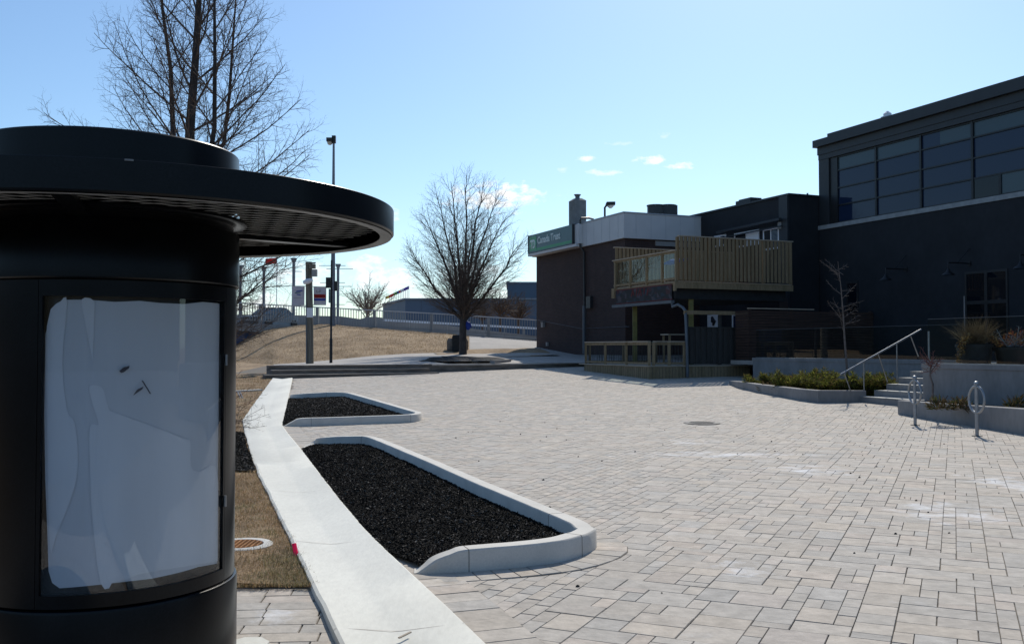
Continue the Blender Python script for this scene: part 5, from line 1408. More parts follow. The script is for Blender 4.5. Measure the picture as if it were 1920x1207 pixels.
# furniture glimpsed on the decks
q = B(21.2, 32.6, ZP); bt = thing('bar_table', 'tall timber bar table under the upper deck', 'table', tuple(q))
zt = Rp(1215, 626, q.y).z
mb = MB(); mb.cs(20.3, 22.2, 32.3, 32.9, zt-.05, zt); mb.build('tabletop', M['wood_cap'], bt)
for c_ in (20.4, 22.1):
    for s_ in (32.38, 32.82): mb = MB(); mb.beam(B(c_, s_, ZP), B(c_, s_, zt-.05), .08, .08); mb.build('leg', M['wood'], bt)
q = Pc(1256, 500, CU+1.2); gl = thing('folded_tarp', 'bright blue folded fabric behind the clear railing of the upper deck', 'tarp', tuple(q))
mb = MB(); a = B(CU+.4, SU+1.6, ZU+.78); b_ = B(CU+.6, SU+.3, ZU+.86); mb.tube([a, a.lerp(b_, .3), a.lerp(b_, .6), b_], [.04, .11, .08, .03], 8); mb.build('fabric', M['bluec'], gl)
mb = MB(); mb.tube([a+Vector((0, 0, -.05)), Vector((a.x, a.y, ZU))], .02, 6); mb.build('stand', M['galv'], gl)

# ================================================================== TERRACE: WALLS, STAIRS, GUARDS
C1, C2 = 16.7, 21.15; ZW1 = 1.15
sA = sc_of(Pc(1730, 682, C1)); sS = 18.8; sLeft = 28.1
tw = thing('terrace_wall', 'grey concrete terrace wall behind the bike racks, right of the stairs', 'wall', tuple(B(C1, sA, 0)))
mb = MB(); mb.cs(C1, C1+.28, -4, sA, -.1, ZW1-.10); mb.cs(C1+.281, C2+.1, sA-.28, sA, -.1, ZW1-.10); mb.build('wall_body', M['wallconc'], tw)
mb = MB(); mb.cs(C1-.02, C1+.32, -4, sA+.02, ZW1-.099, ZW1); mb.cs(C1+.321, C2+.1, sA-.30, sA+.02, ZW1-.099, ZW1); mb.build('wall_cap', M['wallconc'], tw)
tw2 = thing('terrace_wall', 'grey concrete terrace wall behind the juniper bed, left of the stairs', 'wall', tuple(B(C2, sLeft, 0)))
mb = MB(); mb.cs(C2, C2+.28, sS+.3, sLeft, -.1, ZW1-.10); mb.build('wall_body', M['wallconc'], tw2)
mb = MB(); mb.cs(C2-.02, C2+.32, sS+.3, sLeft+.02, ZW1-.099, ZW1); mb.build('wall_cap', M['wallconc'], tw2)
mb = MB(); mb.cs(C1+.27, CB, -4, sA-.27, .9, 1.045); mb.cs(C2+.27, CB, sA-.271, sLeft+1.7, .9, 1.043); mb.cs(C2-.35, C2+.271, sA-.1, sS+.3, .9, 1.041); mb.build('terrace_floor', M['path'], kind='structure')
st = thing('concrete_stairs', 'six pale concrete stairs rising to the terrace beside the juniper bed', 'stairs', tuple(B(17.5, sS, .1)))
for k in range(6):
    c = 17.46+.40*k; mb = MB(); z = .275+.154*k
    mb.cs(c, C2+.0 if k == 5 else c+.42, sA+.03, sS+(.45 if k == 0 else 0), -.05, z); mb.build('step', M['wallconc'], st)
    mb = MB(); mb.cs(c-.015, c+.36, sA+.04, sS+(.45 if k == 0 else 0)-.01, z+.001, z+.006); mb.build('tread', M['concrete'], st)
# handrail
sh = 18.62
def HR(px, py, s=sh): return Ps(px, py, s)
hr = thing('handrail', 'slanting stainless steel handrail beside the terrace stairs', 'handrail', tuple(HR(1620, 752)))
pts = [HR(1575, 702.5), HR(1578, 701.5), HR(1727, 618), HR(1726, 616.5)]
mb = MB(); mb.tube([HR(1576, 702), HR(1652, 659.5), HR(1727, 617.5)], .021, 10); mb.build('grip', M['steel'], hr)
for (xa, ya, xb, yb) in ((1619.5, 678, 1620, 732), (1681.5, 643, 1682, 716), (1583, 699, 1595, 733), (1646, 662, 1664, 716), (1707, 629, 1722, 668)):
    mb = MB(); mb.tube([HR(xa, ya), HR(xb, yb)], .016, 8); mb.build('post', M['steel'], hr)
q = Pc(1742, 675, C1+.15); mb = MB(); mb.tube([(q.x, q.y, ZW1), (q.x, q.y, Pc(1742, 621, C1+.15).z)], .022, 8); mb.tube([(q.x, q.y, ZW1), (q.x, q.y, ZW1+.012)], .05, 12); tag(mb.build('guard_post', M['galv']), 'single slim steel post at the end of the terrace wall', 'post')
# glass guards
ZG = 2.13
def guard(cline, sa, sb, label, n):
    t = thing('glass_guard', label, 'glass guard', tuple(B(cline, (sa+sb)/2, ZW1)))
    for k in range(n):
        q0 = sa+(sb-sa)*k/n+.012; q1 = sa+(sb-sa)*(k+1)/n-.012
        mb = MB(); mb.cs(cline+.10, cline+.112, q0, q1, ZW1+.02, ZG); mb.build('glass_panel', M['pane_rail'], t)
        mb = MB(); mb.cs(cline+.098, cline+.114, q0, q1, ZG+.001, ZG+.009); mb.build('top_edge', M['greypipe'], t)
    mb = MB(); mb.cs(cline+.085, cline+.127, sa, sb, ZW1+.001, ZW1+.019); mb.build('shoe', M['galv'], t)
guard(C1, 2, sA-.05, 'clear glass guard on the terrace wall above the bike racks', 9)
guard(C2, sS+.4, sLeft-.05, 'clear glass guard on the terrace wall behind the sapling', 6)
# cedar screen
cs_ = thing('slat_screen', 'tall reddish brown horizontal slat screen at the left end of the terrace', 'screen', tuple(B(C2+.4, 28.97, 1.04)))
ZC = Ps(1403, 577, 28.97).z; cL = cc_of(Ps(1403, 600, 28.97))
mb = MB(); z = 1.08
while z < ZC-.1: mb.cs(cL, CB-.01, 28.95, 28.975, z, z+.085); mb.cs(cL, cL+.025, 28.976, 29.75, z, z+.085); z += .10
mb.build('slats', M['cedar'], cs_)
mb = MB(); mb.cs(cL-.02, CB-2.9, 28.93, 29.01, ZC-.035, ZC); mb.build('top_cap', M['wood_cap'], cs_)
for k in range(4):
    c = cL+.06+(CB-cL-.2)*k/3; mb = MB(); mb.cs(c, c+.09, 28.985 if k else 28.985, 29.075, .95, ZC-.04); mb.build('post', M['cedar'], cs_)
# curb planters
def planter(name, pts, hs, thick, side, label, sub='wallconc'):
    P = [Vector((p.x, p.y, 0)) for p in pts]; n = len(P); vs = []; fs = []
    for i, p in enumerate(P):
        d0 = (P[i]-P[i-1]).normalized() if i else (P[1]-P[0]).normalized(); d1 = (P[i+1]-P[i]).normalized() if i < n-1 else d0
        d = (d0+d1).normalized(); nn = Vector((-d.y, d.x, 0))*side/max(.6, d.dot(d0))
        g = -.1; h = hs[i]
        for w, z in ((0, g), (.0, h-.012), (.012, h), (thick-.012, h), (thick, h-.012), (thick, g)): vs.append((p.x+nn.x*w, p.y+nn.y*w, z))
    for i in range(n-1):
        for k in range(5): fs.append((i*6+k, i*6+k+1, i*6+7+k, i*6+6+k))
    fs += [tuple(range(6)), tuple((n-1)*6+k for k in range(6))]
    mb = MB(); mb.add(vs, fs); o = mb.build(name, M[sub]); tag(o, label, 'planter')
jp = [G(1367, 721), G(1385, 728), G(1420, 736), G(1460, 743.5), G(1500, 751), G(1534, 755.5), G(1580, 755), G(1624, 753.5)]
def ztop(px, py, p): return Rp(px, py, p.y).z
jh = [ztop(1367, 713.5, jp[0]), ztop(1385, 715, jp[1]), ztop(1420, 720, jp[2]), ztop(1460, 724.5, jp[3]), ztop(1500, 729, jp[4]), ztop(1534, 731.8, jp[5]), ztop(1580, 731.8, jp[6]), ztop(1624, 731.8, jp[7])]
planter('planter_wall', jp, jh, .2, 1, 'low pale concrete planter edge curving round the juniper bed')
rp = [G(1683.5, 776), G(1760, 790), G(1840, 802.5), G(1921, 816)]
d_ = (rp[3]-rp[2]); rp.append(rp[3]+d_*1.5); rp.append(rp[3]+d_*4)
rh = [ztop(1683.5, 750, rp[0]), ztop(1760, 756, rp[1]), ztop(1840, 761, rp[2]), ztop(1921, 766, rp[3])]; rh += [rh[3]+.02, rh[3]+.03]
rp0 = rp[0]+D2*1.0
planter('planter_wall', [rp0]+rp, [rh[0]]+rh, .2, 1, 'low pale concrete planter wall directly behind the two bike racks')
mb = MB(); P = [(p.x+D2.x*.1, p.y+D2.y*.1) for p in jp]; P += [tuple(B(C2, sS+.3, 0).xy), tuple(B(C2, sLeft, 0).xy)]
zj = lambda x, y: .24+.10*max(0, min(1, (Vector((x, y, 0)).dot(D2)-18)/3))+.03*nz(x, y, 2)
sheet(P, zj, .4).build('planter_soil', M['soil'], kind='structure')
P = [(p.x+D2.x*.1, p.y+D2.y*.1) for p in rp]+[tuple(B(C1, 5, 0).xy), tuple(B(C1, sA, 0).xy)]
sheet(P, lambda x, y: .33+.03*nz(x, y, 2), .4).build('planter_soil', M['soil'], kind='structure')
mb = MB(); mb.add([tuple(B(C1+.2, sA-.1, .02)), tuple(B(17.7, sA-.1, .02)), tuple(B(17.7, sS+.4, .02)), tuple(B(C1-.3, sS+.4, .02))], [(0, 1, 2, 3)])
# bike racks
def bike_rack(px, py, ytop, label):
    p = G(px, py); H_ = Rp(px, ytop, p.y).z - p.z
    t = thing('bike_rack', label, 'bike rack', tuple(p), 'post and ring bike racks')
    z0 = p.z
    mb = MB(); mb.tube([(p.x, p.y, z0), (p.x, p.y, z0+H_-.05)], .030, 14); mb.build('post', M['galv'], t)
    mb = MB(); mb.tube([(p.x, p.y, z0+H_-.058), (p.x, p.y, z0+H_-.050), (p.x, p.y, z0+H_-.035), (p.x, p.y, z0+H_-.012), (p.x, p.y, z0+H_)], [.033, .043, .043, .034, .012], 14); mb.build('cap', M['galv'], t)
    mb = MB(); mb.tube([(p.x, p.y, z0+.001), (p.x, p.y, z0+.012)], .085, 20); mb.build('base_plate', M['iron'], t)
    a = radians(-8); h = Vector((sin(a), cos(a), 0)); zc_ = z0+H_*.665; R_ = .215
    mb = MB(); pts = [Vector((p.x, p.y, zc_))+h*(R_*cos(2*pi*k/28))+Vector((0, 0, R_*1.05*sin(2*pi*k/28))) for k in range(28)]
    mb.tube(pts, .021, 10, closed=True); mb.build('ring', M['galv'], t)
    mb = MB(); mb.tube([(p.x, p.y, z0+H_-.11), (p.x, p.y, z0+H_-.07)], .037, 14); mb.build('clamp', M['galv'], t)
bike_rack(1716, 797, 703.5, 'galvanised post and ring bike rack in front of the stairs')
bike_rack(1832, 817.5, 714, 'galvanised post and ring bike rack nearest the right frame edge')

# litter bin and cabinet behind the tree
q = upz(856, 659); bz = q.z; bY = 48.5; a = Rp(856, 658, bY)
bin_ = thing('litter_bin', 'tall dark green litter bin just left of the trunk on the upper path', 'litter bin', (a.x, bY, bz))
zt = Rp(856, 628, bY).z
mb = MB(); mb.box(a.x-.21, a.x+.21, bY-.2, bY+.2, bz+.02, zt-.12); mb.build('body', M['darkdeck'], bin_)
mb = MB(); mb.hexa([(a.x-.23, bY-.22, zt-.119), (a.x+.23, bY-.22, zt-.119), (a.x+.23, bY+.22, zt-.119), (a.x-.23, bY+.22, zt-.119), (a.x-.17, bY-.15, zt), (a.x+.17, bY-.15, zt), (a.x+.17, bY+.15, zt), (a.x-.17, bY+.15, zt)]); mb.build('lid', M['darkdeck'], bin_)
a2 = Rp(858, 643, bY+.6); cb = thing('concrete_bin', 'wide dark rounded bin half hidden behind the litter bin and trunk', 'bin', (a2.x, bY+.6, bz))
mb = MB(); mb.tube([(a2.x, bY+.6, bz), (a2.x, bY+.6, bz+.1), (a2.x, bY+.6, bz+.5), (a2.x, bY+.6, Rp(858, 634, bY).z)], [.48, .56, .57, .50], 10, smooth=False); mb.build('body', M['stone'], cb)
mb = MB(); zz = Rp(858, 634, bY).z; mb.tube([(a2.x, bY+.6, zz+.001), (a2.x, bY+.6, zz+.06)], [.3, .26], 12); mb.build('rim', M['iron'], cb)

# ================================================================== FAR BUILDINGS, FLAGS
def farbox(x0, x1, Y, depth, ztop_, label, m, skew=0, base=-1):
    t = thing('warehouse', label, 'building', (x0, Y, 0))
    mb = MB(); mb.hexa([(x0, Y, base), (x1, Y, base), (x1, Y+depth, base), (x0+skew, Y+depth, base), (x0, Y, ztop_), (x1, Y, ztop_), (x1, Y+depth, ztop_), (x0+skew, Y+depth, ztop_)]); mb.build('wall', m, t)
    mb = MB(); mb.hexa([(x0-.2, Y-.2, ztop_+.01), (x1+.2, Y-.2, ztop_+.01), (x1+.2, Y+depth, ztop_+.01), (x0+skew-.2, Y+depth, ztop_+.01), (x0-.2, Y-.2, ztop_+.25), (x1+.2, Y-.2, ztop_+.25), (x1+.2, Y+depth, ztop_+.25), (x0+skew-.2, Y+depth, ztop_+.25)]); mb.build('roof_edge', M['bgtop'], t)
    mb = MB(); x = x0+2.5
    while x < x1: mb.box(x-.06, x+.06, Y-.03, Y-.001, base, ztop_-.05); x += 5
    mb.build('wall_joints', M['bgblue2'], t)
    return t
p = Rp(760, 562, 150); farbox(p.x, Rp(1300, 562, 150).x, 150, 19, p.z, 'long low blue grey warehouse beyond the bridge', M['bgblue'], skew=Rp(718, 572, 169).x-p.x)
p = Rp(951, 531, 175); farbox(p.x, Rp(1250, 531, 175).x, 175, 20, p.z, 'taller dark blue block behind the warehouse, left of the bank', M['bgblue2'])
# row of flags
fc = ['orange', 'red', 'red', 'red', 'red', 'juniper_', 'green', 'green', 'bluec', 'red', 'white', 'red', 'bluec']
fm = {'orange': mat('amber cloth', (.7, .35, .03), .7, .1), 'yellow': mat('yellow cloth', (.75, .6, .05), .7, .1), 'green': mat('green cloth', (.10, .32, .05), .7, .1), 'violet': mat('violet cloth', (.12, .07, .4), .7, .1)}
fcols = [fm['orange'], fm['yellow'], M['red'], M['red'], M['red'], fm['green'], fm['green'], M['bluec'], M['red'], M['white'], M['white'], fm['violet']]
fnames = ['amber', 'yellow', 'red', 'red', 'red', 'green', 'green', 'blue', 'red', 'white', 'white', 'violet']
ords = ['leftmost', 'second', 'third', 'fourth', 'fifth', 'sixth', 'seventh', 'eighth', 'ninth', 'tenth', 'eleventh', 'rightmost']
for i in range(12):
    px = 731+i*3.25; Y = 205-i*2.2; top = Rp(px, 552-i*1.55, Y)
    t = thing('flagpole', 'white pole with a %s flag above the warehouse, %s in the row of twelve' % (fnames[i], ords[i]), 'flagpole', (top.x, Y, 0), 'flagpoles behind the warehouse')
    mb = MB(); mb.tube([(top.x, Y, 0), (top.x, Y, top.z)], [.10, .05], 6); mb.build('pole', M['white'], t)
    w = .95; h = .6; v, f = fill2d([(top.x-w, top.z-.45-h), (top.x, top.z-.1-h), (top.x, top.z-.1), (top.x-w, top.z-.55)], .3)
    mb = MB(); pv = [(x, Y+.12*sin(x*4+i), z) for x, z in v]; mb.add(pv, f, True); mb.add([(x, y+.03, z) for x, y, z in pv], [tuple(reversed(g)) for g in f], True); mb.build('flag', fcols[i], t)
# ================================================================== TREES AND PLANTS
def rot_about(v, ax, a): return Matrix.Rotation(a, 3, ax) @ v
def branch(mb, r, p, d, L_, rad, lvl, cfg, nodes=None):
    """one limb: a wavy tapering tube with side shoots"""
    C = cfg[lvl]; n = C['seg']; pts = [p.copy()]; rads = [rad]; dirs = [d.copy()]
    rend = rad*C.get('end', .35)
    for i in range(n):
        j = Vector((r.gauss(0, 1), r.gauss(0, 1), r.gauss(0, 1)))*C['wig']
        d = (d + j + Vector((0, 0, C['up']))).normalized()
        p = p + d*(L_/n); pts.append(p.copy()); dirs.append(d.copy()); rads.append(rad+(rend-rad)*(i+1)/n)
    mb.tube(pts, rads, C['n'], cap=False, smooth=True)
    if lvl+1 < len(cfg):
        K = cfg[lvl+1]; cnt = max(1, int(C['kids']*L_/C['ref']+.5)) if C.get('ref') else C['kids']
        ph = r.uniform(0, 2*pi)
        for k in range(cnt):
            t = C['t0'] + (C.get('t1', 1.0)-C['t0'])*(k+r.random()*.7)/cnt; f = min(t, .999)*n; i = int(f); q = pts[i].lerp(pts[i+1], f-i); dd = dirs[i+1]
            ph += 2.4+r.uniform(-.5, .5)
            ax = dd.orthogonal().normalized(); ax = rot_about(ax, dd, ph)
            nd = rot_about(dd, ax, radians(r.gauss(K['ang'], K.get('dang', 8))))
            if K.get('flat'): nd.z *= K['flat']; nd.normalize()
            ln = K['len']*(1-K.get('taper', .5)*t)*r.uniform(.7, 1.2)*C.get('lk', 1)
            rr_ = min((rads[i]+(rads[i+1]-rads[i])*(f-i))*.75, K['rad']*(1-.4*t))
            branch(mb, r, q, nd, ln, rr_, lvl+1, cfg)
    return pts, dirs, rads
def tree(name, label, cat, base, trunk_pts, trunk_r, limbs, cfg, seed, mt='bark', mc='twig', group=None):
    t = thing(name, label, cat, tuple(base), group); r = random.Random(seed)
    mb = MB()
    for P, R_ in zip(trunk_pts, trunk_r): mb.tube(P, R_, 12, cap=True)
    mb.build('trunk', M[mt], t)
    mc_ = MB()
    for (p, d, L_, rad) in limbs(r): branch(mc_, r, p, d.normalized(), L_, rad, 0, cfg)
    mc_.build('crown', M[mc], t, flip=False)
    return t
def along(P, t):
    f = t*(len(P)-1); i = min(int(f), len(P)-2); return P[i].lerp(P[i+1], f-i)
# --- big tree left, three leaders
YT = 13.6
def TP(px, py, Y=YT): return Rp(px, py, Y)
base = Vector((TP(352, 300).x, YT, .0))
T0 = [base+Vector((0, 0, -.1)), base+Vector((.02, 0, .8)), TP(351, 500), TP(352, 350), TP(357, 230), TP(366, 120), TP(373, 0), TP(376, -120), TP(377, -260), TP(380, -380)]
R0 = [.13, .105, .09, .078, .066, .052, .040, .028, .018, .008]
T1 = [T0[2], TP(338, 420), TP(325, 260, 13.9), TP(320, 130, 14.1), TP(305, 20, 14.2), TP(296, -110, 14.3), TP(290, -230, 14.3)]
R1_ = [.05, .046, .040, .030, .021, .013, .005]
T2 = [TP(353, 430), TP(385, 350, 13.3), TP(402, 240, 13.2), TP(403, 120, 13.1), TP(402, 0, 13.1), TP(404, -130, 13), TP(408, -260, 13)]
R2_ = [.042, .038, .032, .025, .018, .011, .004]
T3 = [TP(356, 330, 13.8), TP(420, 270, 14.3), TP(430, 180, 14.4), TP(438, 60, 14.4), TP(446, -60, 14.4)]
R3_ = [.035, .030, .024, .016, .006]
def limbs1(r):
    out = []
    for (P, n, t0, L0, L1, rad) in ((T0, 40, .22, 2.9, .8, .024), (T1, 18, .12, 1.9, .5, .016), (T2, 20, .12, 2.0, .5, .016), (T3, 12, .2, 1.5, .4, .014)):
        ph = r.uniform(0, 6)
        for k in range(n):
            t = t0+(.97-t0)*k/n; ph += 2.4; a = ph+r.uniform(-.3, .3); el = radians(r.uniform(32, 50) + 8*t)
            if P is T0 and t < .36: el = radians(r.uniform(8, 28))
            out.append((along(P, t), Vector((cos(a)*cos(el), sin(a)*cos(el), sin(el))), (L0+(L1-L0)*t)*r.uniform(.8, 1.1), rad*(1-.55*t)))
    # low limbs reaching right behind the kiosk canopy
    for (a, b_, rd) in ((TP(352, 640), TP(545, 515, 13.2), .020), (TP(352, 700), TP(520, 585, 13.4), .018), (TP(352, 560), TP(600, 480, 13.8), .022), (TP(352, 620), TP(500, 640, 12.8), .016), (TP(352, 520), TP(520, 440, 14.4), .02), (TP(352, 660), TP(470, 560, 14.2), .018),
                        (TP(352, 600), TP(560, 560, 14.6), .018), (TP(352, 480), TP(150, 430, 13.8), .02), (TP(352, 420), TP(600, 330, 14.0), .022), (TP(352, 400), TP(590, 260, 13.3), .02), (TP(352, 590), TP(520, 500, 14.0), .016), (TP(352, 670), TP(500, 520, 13.0), .016), (TP(352, 690), TP(560, 600, 14.3), .014), (TP(352, 610), TP(585, 530, 13.0), .016), (TP(352, 650), TP(480, 600, 13.6), .014), (TP(352, 560), TP(480, 470, 12.9), .016), (TP(352, 540), TP(560, 470, 14.6), .016), (TP(352, 450), TP(575, 380, 14.3), .018), (TP(352, 350), TP(170, 200, 14.0), .018), (TP(352, 330), TP(565, 180, 14.2), .018), (TP(352, 300), TP(180, 60, 13.4), .016), (TP(352, 380), TP(200, 300, 13.3), .02)):
        out.append((a, b_-a, (b_-a).length, rd))
    return out
cfg1 = [dict(seg=9, wig=.045, up=.035, n=5, end=.2, kids=11, ref=1.5, t0=.12, lk=1.0),
        dict(seg=6, wig=.08, up=.05, n=4, end=.35, len=.62, taper=.45, rad=.0068, ang=42, kids=7, ref=.45, t0=.12),
        dict(seg=4, wig=.12, up=.03, n=3, end=.5, len=.24, taper=.4, rad=.0032, ang=45, kids=3, ref=.22, t0=.2),
        dict(seg=2, wig=.15, up=.0, n=3, end=.6, len=.08, taper=.2, rad=.0024, ang=50)]
tree('bare_tree', 'tall bare tree with several dark upright leaders rising behind the kiosk', 'tree', base, [T0, T1, T2, T3], [R0, R1_, R2_, R3_], limbs1, cfg1, 101)
# --- middle tree
YM = 46.5; bz = upz(868, 668); base = Vector((Rp(868, 668, YM).x, YM, Rp(868, 669, YM).z))
def MP(px, py, dy=0): return Rp(px, py, YM+dy)
M0 = [base+Vector((0, 0, -.2)), base+Vector((0, 0, .1)), MP(868, 640), MP(868, 610), MP(870, 590)]
RM0 = [.24, .20, .175, .17, .17]
Mk = []
ends = [(876, 328, 0), (845, 340, 1.2), (908, 340, -1), (815, 362, .4), (932, 366, .3), (795, 405, -.8), (950, 405, 1.0), (772, 470, .6), (970, 460, -.6), (850, 400, -2.2), (890, 410, 2.2), (820, 460, 2.4), (920, 480, -2.3), (868, 480, -3)]
r_ = random.Random(5); tr = [M0]; rr2 = [RM0]
for (ex, ey, dy) in ends:
    a = MP(869+(ex-869)*.03, 600); e_ = MP(ex, ey, dy); P = []
    for k in range(8):
        t = k/7; q = a.lerp(e_, t); bend = sin(pi*t)*.35; q.x += (e_.x-a.x)*(-.12 if abs(e_.x-a.x) < 2.4 else .08)*sin(pi*t); q.x += r_.uniform(-.06, .06); q.z += 0; P.append(q)
    tr.append(P); rr2.append([.085-.075*k/7 for k in range(8)])
def limbs2(r):
    out = []
    for P in tr[1:]:
        n = 26; ph = r.uniform(0, 6)
        for k in range(n):
            t = .08+.9*k/n; ph += 2.4; q = along(P, t); d = (along(P, min(1, t+.08))-q).normalized() if t < .9 else (P[-1]-P[-2]).normalized()
            o_ = Vector((q.x-base.x, q.y-base.y, 0)); o_ = o_.normalized() if o_.length > .1 else Vector((1, 0, 0))
            s = Vector((cos(ph), sin(ph), 0)); nd = d*.75 + s*.55 + o_*.35
            out.append((q, nd, (2.1-1.0*t)*r.uniform(.6, 1.05), .022*(1-.45*t)))
    for k in range(26):
        a = 2*pi*k/26+r.uniform(-.2, .2); el = radians(r.uniform(0, 30))
        out.append((MP(869, r.uniform(572, 604)), Vector((cos(a)*cos(el), sin(a)*cos(el), sin(el))), r.uniform(1.3, 2.4), .024))
    return out
cfg2 = [dict(seg=6, wig=.06, up=.05, n=4, end=.3, kids=8, ref=1.4, t0=.12),
        dict(seg=4, wig=.1, up=.05, n=3, end=.4, len=.75, taper=.3, rad=.0085, ang=34, kids=4, ref=.6, t0=.15),
        dict(seg=3, wig=.13, up=.02, n=3, end=.6, len=.32, taper=.3, rad=.0055, ang=36)]
tree('bare_tree', 'bare round-headed tree on the upper path left of the brick bank', 'tree', base, tr, rr2, limbs2, cfg2, 202)
# blue bag on the trunk
q = MP(877, 610); t = thing('hanging_bag', 'small bright blue bag hung on the trunk of the middle tree', 'bag', tuple(q))
mb = MB(); mb.tube([q+Vector((-.06, 0, .2)), q+Vector((0, 0, .1)), q+Vector((.04, 0, -.05)), q+Vector((.0, 0, -.22))], [.03, .14, .16, .06], 10); mb.build('sack', M['bluec'], t)
mb = MB(); mb.tube([q+Vector((-.14, 0, .26)), q+Vector((-.05, 0, .2))], .015, 6); mb.build('strap', M['bluec'], t)
# --- distant trees
cfg3 = [dict(seg=5, wig=.07, up=.04, n=4, end=.35, kids=7, ref=2.0, t0=.15), dict(seg=4, wig=.12, up=.04, n=3, end=.5, len=1.2, taper=.3, rad=.030, ang=36, kids=3, ref=1.0, t0=.2), dict(seg=3, wig=.1, up=.0, n=3, end=.6, len=.6, rad=.018, ang=35)]
def bush(px, py, Y, h, spread, label, seed, n=22, mt='twig', k=1.0, group=None):
    b_ = Rp(px, py, Y)
    P = [b_+Vector((0, 0, -2.5)), b_+Vector((0, 0, h*.25))]
    def lf(r):
        out = []
        for i in range(n):
            a = 2*pi*i/n*2.4; el = radians(r.uniform(30, 82)); out.append((b_+Vector((0, 0, h*r.uniform(0, .25))), Vector((cos(a)*cos(el)*spread, sin(a)*cos(el)*spread, sin(el))), h*r.uniform(.65, .95), .05*k))
        return out
    return tree('bare_tree', label, 'tree', b_, [P], [[.14*k, .1*k]], lf, cfg3, seed, mt, mt, group)
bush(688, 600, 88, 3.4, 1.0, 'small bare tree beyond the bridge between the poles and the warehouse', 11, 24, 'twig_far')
bush(938, 600, 80, 2.2, 1.2, 'low bare tree behind the railing right of the middle tree', 12, 22)
bush(972, 604, 84, 2.0, 1.2, 'low bare tree behind the railing nearest the bank corner', 13, 22)
bush(905, 604, 90, 1.8, 1.2, 'low bare tree behind the railing, half hidden by the middle tree', 14, 20)
# --- sapling in the juniper bed
YS = 25.6; b_ = Rp(1591, 706, YS); b_.z = .30
def SP(px, py): return Rp(px, py, YS)
S_ = [b_, SP(1588, 690), SP(1584, 640), SP(1581, 590), SP(1577, 540), SP(1571, 490)]
def limbsS(r):
    out = []
    for (x0, y0, x1, y1) in ((1581, 600, 1545, 568), (1545, 585, 1535, 572), (1582, 612, 1612, 592), (1582, 596, 1616, 580), (1583, 622, 1560, 600), (1582, 606, 1605, 610), (1580, 585, 1598, 573), (1580, 580, 1560, 566), (1579, 560, 1602, 535), (1578, 552, 1548, 528), (1577, 545, 1600, 545), (1576, 530, 1556, 512), (1574, 518, 1548, 500), (1574, 515, 1532, 487), (1573, 505, 1590, 498), (1572, 497, 1552, 485), (1582, 590, 1570, 575), (1581, 575, 1608, 568)):
        a, e_ = SP(x0, y0), SP(x1, y1); a = a if abs(x0-1580) < 8 else SP(1581, y0+18); e_.y += r.uniform(-.35, .35); out.append((a, e_-a, (e_-a).length, .008))
    return out
cfgS = [dict(seg=5, wig=.08, up=.04, n=4, end=.4, kids=7, ref=.5, t0=.15), dict(seg=3, wig=.12, up=.04, n=3, end=.6, len=.16, rad=.005, ang=48)]
tree('sapling', 'thin bare sapling standing in the juniper bed before the dark wall', 'tree', b_, [S_], [[.034, .030, .026, .020, .014, .006]], limbsS, cfgS, 31, 'twig_pale', 'twig_pale')
# vine-like young tree by the stairs
YV = 19.6; b_ = Rp(1749, 750, YV)
V_ = [b_+Vector((0, 0, -.05)), Rp(1749, 720, YV), Rp(1744, 705, YV), Rp(1745, 680, YV)]
def limbsV(r):
    out = []
    for k in range(16):
        a = r.uniform(0, 2*pi); el = radians(r.uniform(-15, 60)); out.append((Rp(1745, r.uniform(676, 702), YV), Vector((cos(a)*cos(el)-.25, sin(a)*cos(el)*.6, sin(el))), r.uniform(.2, .42), .009))
    return out
tree('young_tree', 'crooked leafless young tree by the end of the terrace wall', 'tree', b_, [V_], [[.022, .02, .018, .012]], limbsV, cfgS, 32, 'twig_pale', 'twig_red')
# red twigged shrub at the kiosk edge
b_ = G(398, 775)
def limbsR(r):
    out = []
    for k in range(34):
        a = r.uniform(0, 2*pi); el = radians(r.uniform(20, 75)); out.append((b_+Vector((r.uniform(-.15, .15), r.uniform(-.15, .15), 0)), Vector((cos(a)*cos(el), sin(a)*cos(el), sin(el))), r.uniform(.5, 1.25), .007))
    return out
cfgR = [dict(seg=6, wig=.07, up=.02, n=4, end=.4, kids=8, ref=.8, t0=.25), dict(seg=3, wig=.12, up=.03, n=3, end=.6, len=.26, rad=.004, ang=42, kids=2, ref=.2, t0=.3), dict(seg=2, wig=.1, up=0, n=3, end=.6, len=.1, rad=.0028, ang=45)]
t = thing('red_twig_shrub', 'leafless red-twigged shrub on the lawn at the kiosk edge', 'shrub', tuple(b_)); r = random.Random(8); mb = MB()
for p, d, L_, rd in limbsR(r): branch(mb, r, p, d.normalized(), L_, rd, 0, cfgR)
mb.build('stems', M['twig_red'], t, flip=False)
b_ = Vector((G(445, 800).x-.45, G(445, 800).y, 0))
t = thing('twiggy_shrub', 'low bare twigs leaning over the kink of the concrete strip', 'shrub', tuple(b_)); r = random.Random(18); mb = MB()
for k in range(9):
    e_ = G(r.uniform(458, 502), r.uniform(783, 806), r.uniform(.05, .3)); branch(mb, r, b_.copy(), (e_-b_).normalized(), (e_-b_).length, .0055, 0, cfgR)
mb.build('stems', M['twig'], t, flip=False)

